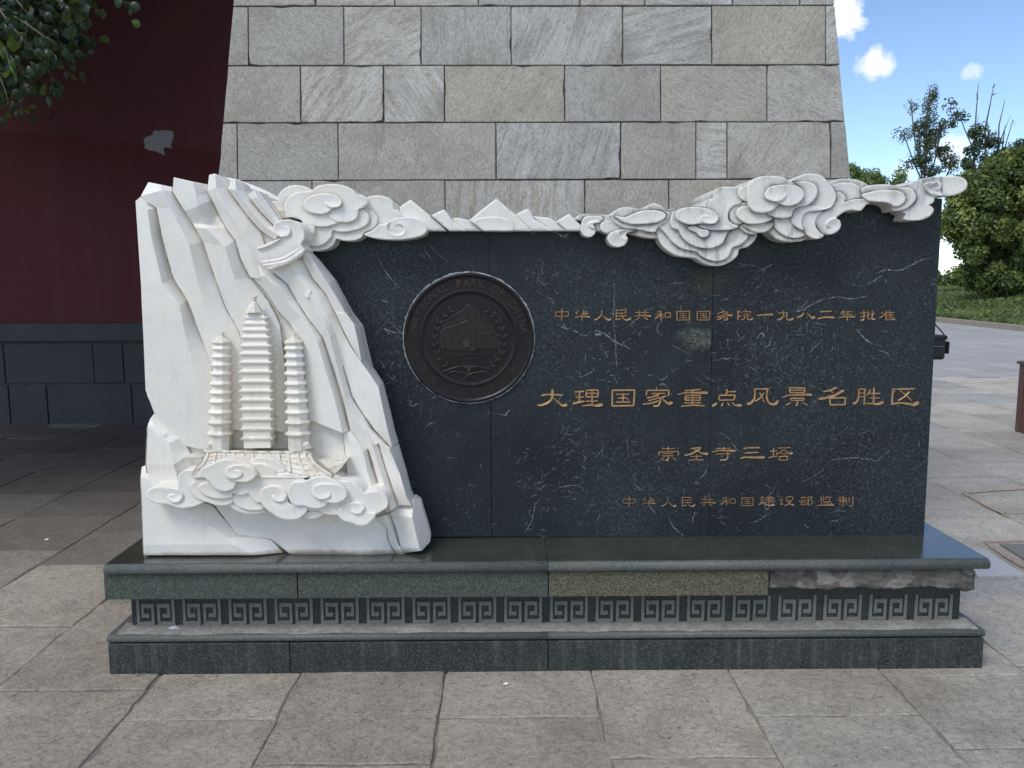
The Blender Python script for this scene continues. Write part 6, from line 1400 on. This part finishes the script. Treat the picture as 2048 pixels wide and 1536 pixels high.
# parapet
pa, pb2 = P(1800, 583, 50), P(1938, 583, 50)
pr_ = thing('parapet_wall', 'low grey stone parapet at the edge of the bank under the hedge', 'wall', ((pa.x+pb2.x)/2, 50, 0))
ztop = pa.z; box('wall_body', pa.x-3, pb2.x, 50.03, 50.3, -.05, ztop-.12, M['kerb'], pr_, .01); box('coping', pa.x-3.05, pb2.x+.05, 49.96, 50.36, ztop-.12, ztop, M['kerb'], pr_, .02)
# tall thin gum tree against the sky
Yt = 62.0
def TT(px, py): p = P(px, py, Yt); return (p.x, p.y, p.z)
b_ = TT(1842, 560); 
tree('tall_thin_tree', 'tall thin dark tree with a tufted top, rising above the marble cloud', 'tree', (b_[0], Yt, 0),
     [sph(1868, 190, 11, 16, Yt), sph(1858, 212, 11, 10, Yt), sph(1822, 212, 9, 6, Yt), sph(1862, 240, 14, 12, Yt), sph(1838, 256, 22, 15, Yt), sph(1808, 270, 14, 8, Yt), sph(1880, 258, 18, 16, Yt), sph(1850, 285, 26, 22, Yt), sph(1870, 305, 22, 18, Yt), sph(1845, 320, 24, 14, Yt), sph(1895, 318, 18, 14, Yt), sph(1822, 328, 10, 8, Yt), sph(1905, 330, 14, 10, Yt), sph(1860, 345, 30, 10, Yt)],
     'leaf_dark', .10, 1500, (TT(1858, 190), .16, [(.62, TT(1822, 210), .06), (.55, TT(1808, 270), .06), (.55, TT(1885, 250), .06), (.45, TT(1905, 325), .07), (.7, TT(1868, 182), .05), (.5, TT(1838, 256), .06)]), clumps=8, clump_r=.5, shell_=.3)
# almost bare stems
Yt = 55.0
def bare(label, basepx, pts, twigs, tufts, r0=.11):
    b0 = P(basepx, 560, Yt); t = thing('bare_stemmed_tree', label, 'tree', (b0.x, Yt, 0), 'thin half bare trees against the sky')
    mb = MB(); line = [(b0.x, Yt, -.02)]+[TT(*q) for q in pts]; line = catmull(line, False, .8); k_ = len(line)
    mb.tube(line, [r0*(1-.85*i/(k_-1)) for i in range(k_)], 6)
    for tw_ in twigs:
        l2 = catmull([TT(*q) for q in tw_], False, .4); mb.tube(l2, [r0*.42*(1-.8*i/(max(1, len(l2)-1))) for i in range(len(l2))], 5)
    mb.build('trunk', M['bark'], t, True)
    c, o_, tn = crown_pts([sph(x, y, a, b, Yt) for x, y, a, b in tufts], 1300, .3, 9, .4)
    leaf_cloud('crown', 'leaf_dark', t, c, o_, rng.uniform(.09, .17, len(c)), tn, kind='stuff'); return t
bare('thin tree with one upright leafless stem and small leaf tufts, left of the bare ones', 1946, [(1946, 420), (1948, 320), (1952, 230), (1957, 165)], [[(1947, 300), (1930, 260), (1912, 215), (1897, 205)], [(1948, 280), (1955, 250), (1957, 230)], [(1955, 200), (1953, 185)]], [(1900, 208, 8, 5), (1920, 230, 12, 9), (1900, 246, 10, 6), (1942, 265, 14, 12), (1958, 265, 12, 16), (1950, 300, 16, 14), (1940, 335, 26, 22)])
bare('thin tree whose bare stem leans right, between two other bare stems', 1975, [(1975, 420), (1972, 330), (1970, 260), (1980, 210), (1988, 168)], [[(1978, 300), (1976, 250), (1972, 235)], [(1985, 190), (1994, 186)], [(1986, 175), (1992, 168)]], [(1976, 290, 16, 20), (1985, 320, 20, 18), (1970, 345, 20, 24)])
bare('thin tree with several leafless branches spread like a broom, nearest the bush', 2000, [(1998, 420), (1996, 320), (1998, 250), (2010, 200)], [[(1998, 290), (2008, 262), (2022, 230)], [(2006, 310), (2014, 280), (2026, 240), (2030, 250)], [(2004, 300), (2010, 255), (2012, 250)]], [(2000, 310, 14, 20), (2010, 335, 18, 18), (1992, 345, 20, 16)])
# low willows behind
Yt = 72.0
for (px, lab, bl) in ((1712, 'pale willow just right of the tower, seen over the marble clouds', [(1705, 345, 16, 22), (1720, 352, 18, 26), (1700, 372, 20, 24), (1730, 375, 20, 20)]), (1752, 'pale green willow with a narrow top, second from the tower', [(1748, 350, 9, 18), (1752, 370, 18, 18), (1762, 380, 16, 20)]),
                      (1792, 'pale green willow nearest the tall thin tree', [(1795, 352, 14, 14), (1790, 372, 20, 16), (1810, 378, 18, 16), (1775, 382, 14, 14)])):
    b0 = P(px, 560, Yt)
    tree('willow_tree', lab, 'tree', (b0.x, Yt, 0), [sph(x, y+4, a, b, Yt) for x, y, a, b in bl]+[sph(px, 430, 30, 50, Yt)], 'leaf_pale', .13, 1000, (TT(px, 350), .12, [(.7, TT(px-10, 370), .04), (.7, TT(px+12, 365), .04)]), group='willows behind the monument', clumps=9, clump_r=.5, aspect=2.6, shell_=.3)
# tree behind the bush, upper right
Yt = 66.0; b0 = P(2060, 560, Yt)
tree('feathery_tree', 'feathery grey green tree showing above the big bush at the right edge', 'tree', (b0.x, Yt, 0), [sph(2040, 300, 22, 16, Yt), sph(2070, 290, 30, 26, Yt), sph(2010, 345, 34, 24, Yt), sph(2060, 340, 50, 30, Yt), sph(1940, 365, 34, 22, Yt), sph(1918, 395, 20, 24, Yt), sph(1980, 380, 40, 40, Yt)],
     'leaf_dark', .11, 1700, ((b0.x, Yt, P(2060, 300, Yt).z), .2, [(.6, TT(2010, 345), .08), (.5, TT(1940, 365), .08)]), clumps=14, clump_r=.5, shell_=.3)
# grass and ground cover on the bank
n_ = 52000; x = 14.6+rng.uniform(0, 1, n_)**1.3*15; y = 12+rng.uniform(0, 1, n_)**.9*36
xk = np.interp(y, [p[1] for p in kp], [p[0] for p in kp]); x = np.maximum(x, xk+.24)
z = np.array([bank_z(a-(q-14.3), b) for a, b, q in zip(x, y, xk)])
cen = np.stack([x, y, z+rng.uniform(.02, .10, n_)], 1); pat = np.sin(x*1.7+y*.6)*.18+np.sin(x*.5-y*1.1)*.15
leaf_cloud('grass', 'grass', None, cen, np.tile([0, -.5, .6], (n_, 1)), rng.uniform(.04, .11, n_), .45+pat+rng.normal(0, .2, n_), 2.2, kind='stuff')

# ================================================================== LEAFY BOUGHS AT THE TOP LEFT
ft = thing('ficus_tree', 'leafy dark green ficus tree whose boughs hang into the top left corner', 'tree', (-4.6, 5.2, 0))
leaf_shapes = []
for i in range(5):
    w_, L_, c_ = .019+.002*i, .050+.004*(i % 3), .006+.002*i
    v = [(0, 0, 0), (w_*.8, .002+c_*.4, -L_*.3), (w_*.75, .003+c_, -L_*.62), (.002, c_*1.3, -L_), (-w_*.75, .003+c_, -L_*.62), (-w_*.8, .002+c_*.4, -L_*.3), (0, -.004, -L_*.32), (0, -.003, -L_*.64)]
    f = [(0, 1, 6), (1, 2, 7, 6), (2, 3, 7), (3, 4, 7), (4, 5, 6, 7), (5, 0, 6)]
    for tv in (.15, .45, .95):
        me = new_mesh('leaf', v, f, M['leaf_ficus'], True); at_ = me.attributes.new('tone', 'FLOAT', 'FACE'); at_.data.foreach_set('value', [tv]*6); leaf_shapes.append(me)
sp = []
bough = [((-60, -120), (60, 30), (130, 60), (178, 75)), ((-60, -60), (30, 60), (90, 130), (118, 178)), ((-80, 0), (0, 90), (45, 150), (40, 225)), ((0, -140), (90, -20), (150, 30), (150, 118)), ((-80, 40), (-20, 120), (10, 180), (22, 238)),
         ((-80, -40), (20, 10), (80, 80), (72, 172)), ((60, -150), (140, -30), (170, 20), (184, 52)), ((-70, -20), (40, 40), (110, 90), (140, 120)), ((160, -160), (200, -60), (236, -20), (243, 8)), ((-90, 60), (-30, 70), (8, 95), (20, 135))]
Yf_ = 4.1; mb = MB(); twl = []
for bi, b in enumerate(bough):
    Yq = Yf_+rng.uniform(-.35, .35)
    l2 = catmull(list(b), False, 12); pts = [P(x, y, Yq+.1*math.sin(i*.3)) for i, (x, y) in enumerate(l2)]
    mb.tube(pts, [.007*(1-.8*i/len(pts)) for i in range(len(pts))], 5)
    for i, p in enumerate(pts):
        x, y = l2[i]
        if i < 2: continue
        for _ in range(5 if i < len(pts)-4 else 3):
            sp.append((p+Vector(rng.normal(0, .035, 3)) if _ else p, bi, x, y))
mb.build('bough', M['bark'], ft, True)
rng.shuffle(sp) if False else random.shuffle(sp)
cnt = 0
for p, bi, x, y in sp:
    vis = x > -15 and y > -15
    if not vis or cnt >= 300: continue
    o = bpy.data.objects.new('leaf', leaf_shapes[(rng.integers(0, 5)*3+(2 if (bi == 9 and rng.random() < .8) or rng.random() < .03 else rng.integers(0, 2)))]); COL.objects.link(o)
    o.parent = ft; o.matrix_parent_inverse = Matrix.Translation(-Vector(ft.location)); o.location = p
    o.rotation_euler = (rng.normal(0, .45), rng.normal(0, .5), rng.uniform(-1.3, 1.3)); s_ = rng.uniform(.8, 1.25); o.scale = (s_, s_, s_); cnt += 1
print('leaf objs', cnt)
# inner mass of the crown
poly = [(-150, -200), (230, -200), (182, 0), (150, 60), (115, 120), (95, 150), (60, 150), (40, 190), (10, 190), (-20, 220), (-150, 260)]
g_ = []
while len(g_) < 8200:
    q_ = rng.uniform([-260, -260], [240, 240], (4000, 2)); q_ = q_[inside(q_, poly)]
    nz = np.sin(q_[:, 0]*.07+1)*np.sin(q_[:, 1]*.06)+np.sin(q_[:, 0]*.021-q_[:, 1]*.03)
    q_ = q_[nz+rng.normal(0, .5, len(q_)) > -.75]; g_ += [tuple(a) for a in q_]
g_ = g_[:8200]
cen = np.array([tuple(P(x, y, 4.25+rng.uniform(0, 1.1))) for x, y in g_])
leaf_cloud('foliage', 'leaf_ficus', ft, cen, np.tile([0, -.5, -.2], (len(cen), 1)), rng.uniform(.028, .046, len(cen)), rng.uniform(.05, .55, len(cen)), 1.6, kind='stuff')
c, o_, tn = crown_pts([((-5.0, 5.4, 4.4), (1.9, 2.0, 1.4)), ((-4.3, 6.0, 4.9), (1.6, 1.7, 1.1)), ((-5.4, 6.6, 4.5), (1.8, 1.5, 1.4)), ((-3.6, 5.2, 4.6), (1.0, 1.5, .9)), ((-6.6, 5.6, 4.4), (1.6, 1.9, 1.5)), ((-2.8, 6.2, 4.9), (1.3, 1.5, .75))], 5200, .35, 30, .45)
leaf_cloud('crown', 'leaf_ficus', ft, c, o_, rng.uniform(.05, .1, len(c)), tn*.7, 1.5, kind='stuff')
trunk(ft, (-4.6, 5.2, -.02), (-4.7, 5.5, 4.4), .2, [(.6, (-3.4, 5.0, 4.2), .07), (.6, (-5.8, 5.8, 4.6), .08), (.7, (-4.2, 6.4, 4.9), .07), (.55, (-3.6, 4.5, 3.6), .06)])

# ================================================================== SMALL THINGS
# camera bag on a strap, hung from a hook on the slab's rear edge
yb = YSB+.05
bgc = P(1880, 697, yb); bag = thing('camera_bag', 'small black camera bag on a strap, peeping out behind the right edge of the slab', 'bag', (bgc.x, yb, bgc.z-.05))
def PB(px, py, dy=0.0): return P(px, py, yb+dy)
def bagbody(x0, x1, y0, y1, d0, d1, name, mt_, bv):
    a, b = PB(x0, y1, d0), PB(x1, y0, d0); box(name, a.x, b.x, yb+d0, yb+d1, a.z, b.z, M[mt_], bag, bv)
bagbody(1842, 1894, 676, 720, -.035, .04, 'bag_body', 'nylon', .012)
bagbody(1848, 1889, 696, 717, -.048, -.030, 'front_pocket', 'nylon', .007)
bagbody(1840, 1896, 671, 680, -.038, .043, 'lid', 'nylon', .004)
bagbody(1894, 1901, 683, 708, -.02, .03, 'side_pouch', 'nylon', .006)
mb = MB(); mb.tube([PB(1850, 693, -.049), PB(1887, 693, -.049)], .0012, 5); mb.build('zip', M['zip'], bag)
mb = MB(); hk = P(1866, 640, yb); hx = P(1850, 640, YSB).x
mb.tube([tuple(PB(1893, 676, 0)), tuple(PB(1884, 664, 0)), tuple(PB(1873, 652, 0)), tuple(P(1862, 640, yb)), tuple(PB(1854, 650, .01)), tuple(PB(1848, 664, .01)), tuple(PB(1846, 676, 0))], .0028, 6); mb.build('strap', M['web'], bag, True)
hp = P(1862, 640, yb)
mb = MB(); mb.tube([(hp.x-.012, YSB-.01, hp.z-.012), (hp.x-.006, YSB+.03, hp.z-.010), (hp.x-.001, yb+.004, hp.z-.006), (hp.x, yb+.012, hp.z+.004)], .0024, 6); mb.build('hook', M['zip'], st, True)
# brown litter bin
q0 = G(2035, 886, 0); by = q0.y; bx = P(2033, 800, by+.58).x; bt = P(2048, 735, by).z
bn = thing('litter_bin', 'dark brown slatted wooden litter bin cut off by the right edge of the picture', 'bin', (bx+.3, by+.3, 0))
W_ = .58
box('inner_drum', bx+.03, bx+W_-.03, by+.03, by+W_-.03, .02, bt-.04, M['nylon'], bn, .02)
for s_ in range(6):
    for (ax, val) in (('x', by), ('x', by+W_-.02), ('y', bx), ('y', bx+W_-.02)):
        a = s_*W_/6+.004; b = (s_+1)*W_/6-.004
        if ax == 'x': box('slat', bx+a, bx+b, val, val+.02, .0, bt-.03, M['wood'], bn, .003)
        else:
            a2 = max(a, .022); b2 = min(b, W_-.022)
            box('slat', val, val+.02, by+a2, by+b2, .0, bt-.03, M['wood'], bn, .003)
box('lid', bx-.018, bx+W_+.018, by-.018, by+W_+.018, bt-.028, bt, M['wood'], bn, .006)
# scraps of litter
for i, (px, py, s_, lab) in enumerate(((1011, 1369, .010, 'tiny scrap of white paper on the paving in front of the plinth'), (93, 1080, .012, 'tiny scrap of white paper on the paving left of the pedestal'))):
    p = G(px, py, .003); mb = MB(); mb.add([(p.x-s_, p.y-s_*.5, .0045), (p.x+s_*.9, p.y-s_*.3, .005), (p.x+s_, p.y+s_*.5, .009), (p.x-s_*.6, p.y+s_*.6, .0055), (p.x, p.y, .012)], [(0, 1, 4), (1, 2, 4), (2, 3, 4), (3, 0, 4)])
    tagm(mb.build('paper_scrap', M['paper']), lab, 'litter', 'scraps of paper on the paving')
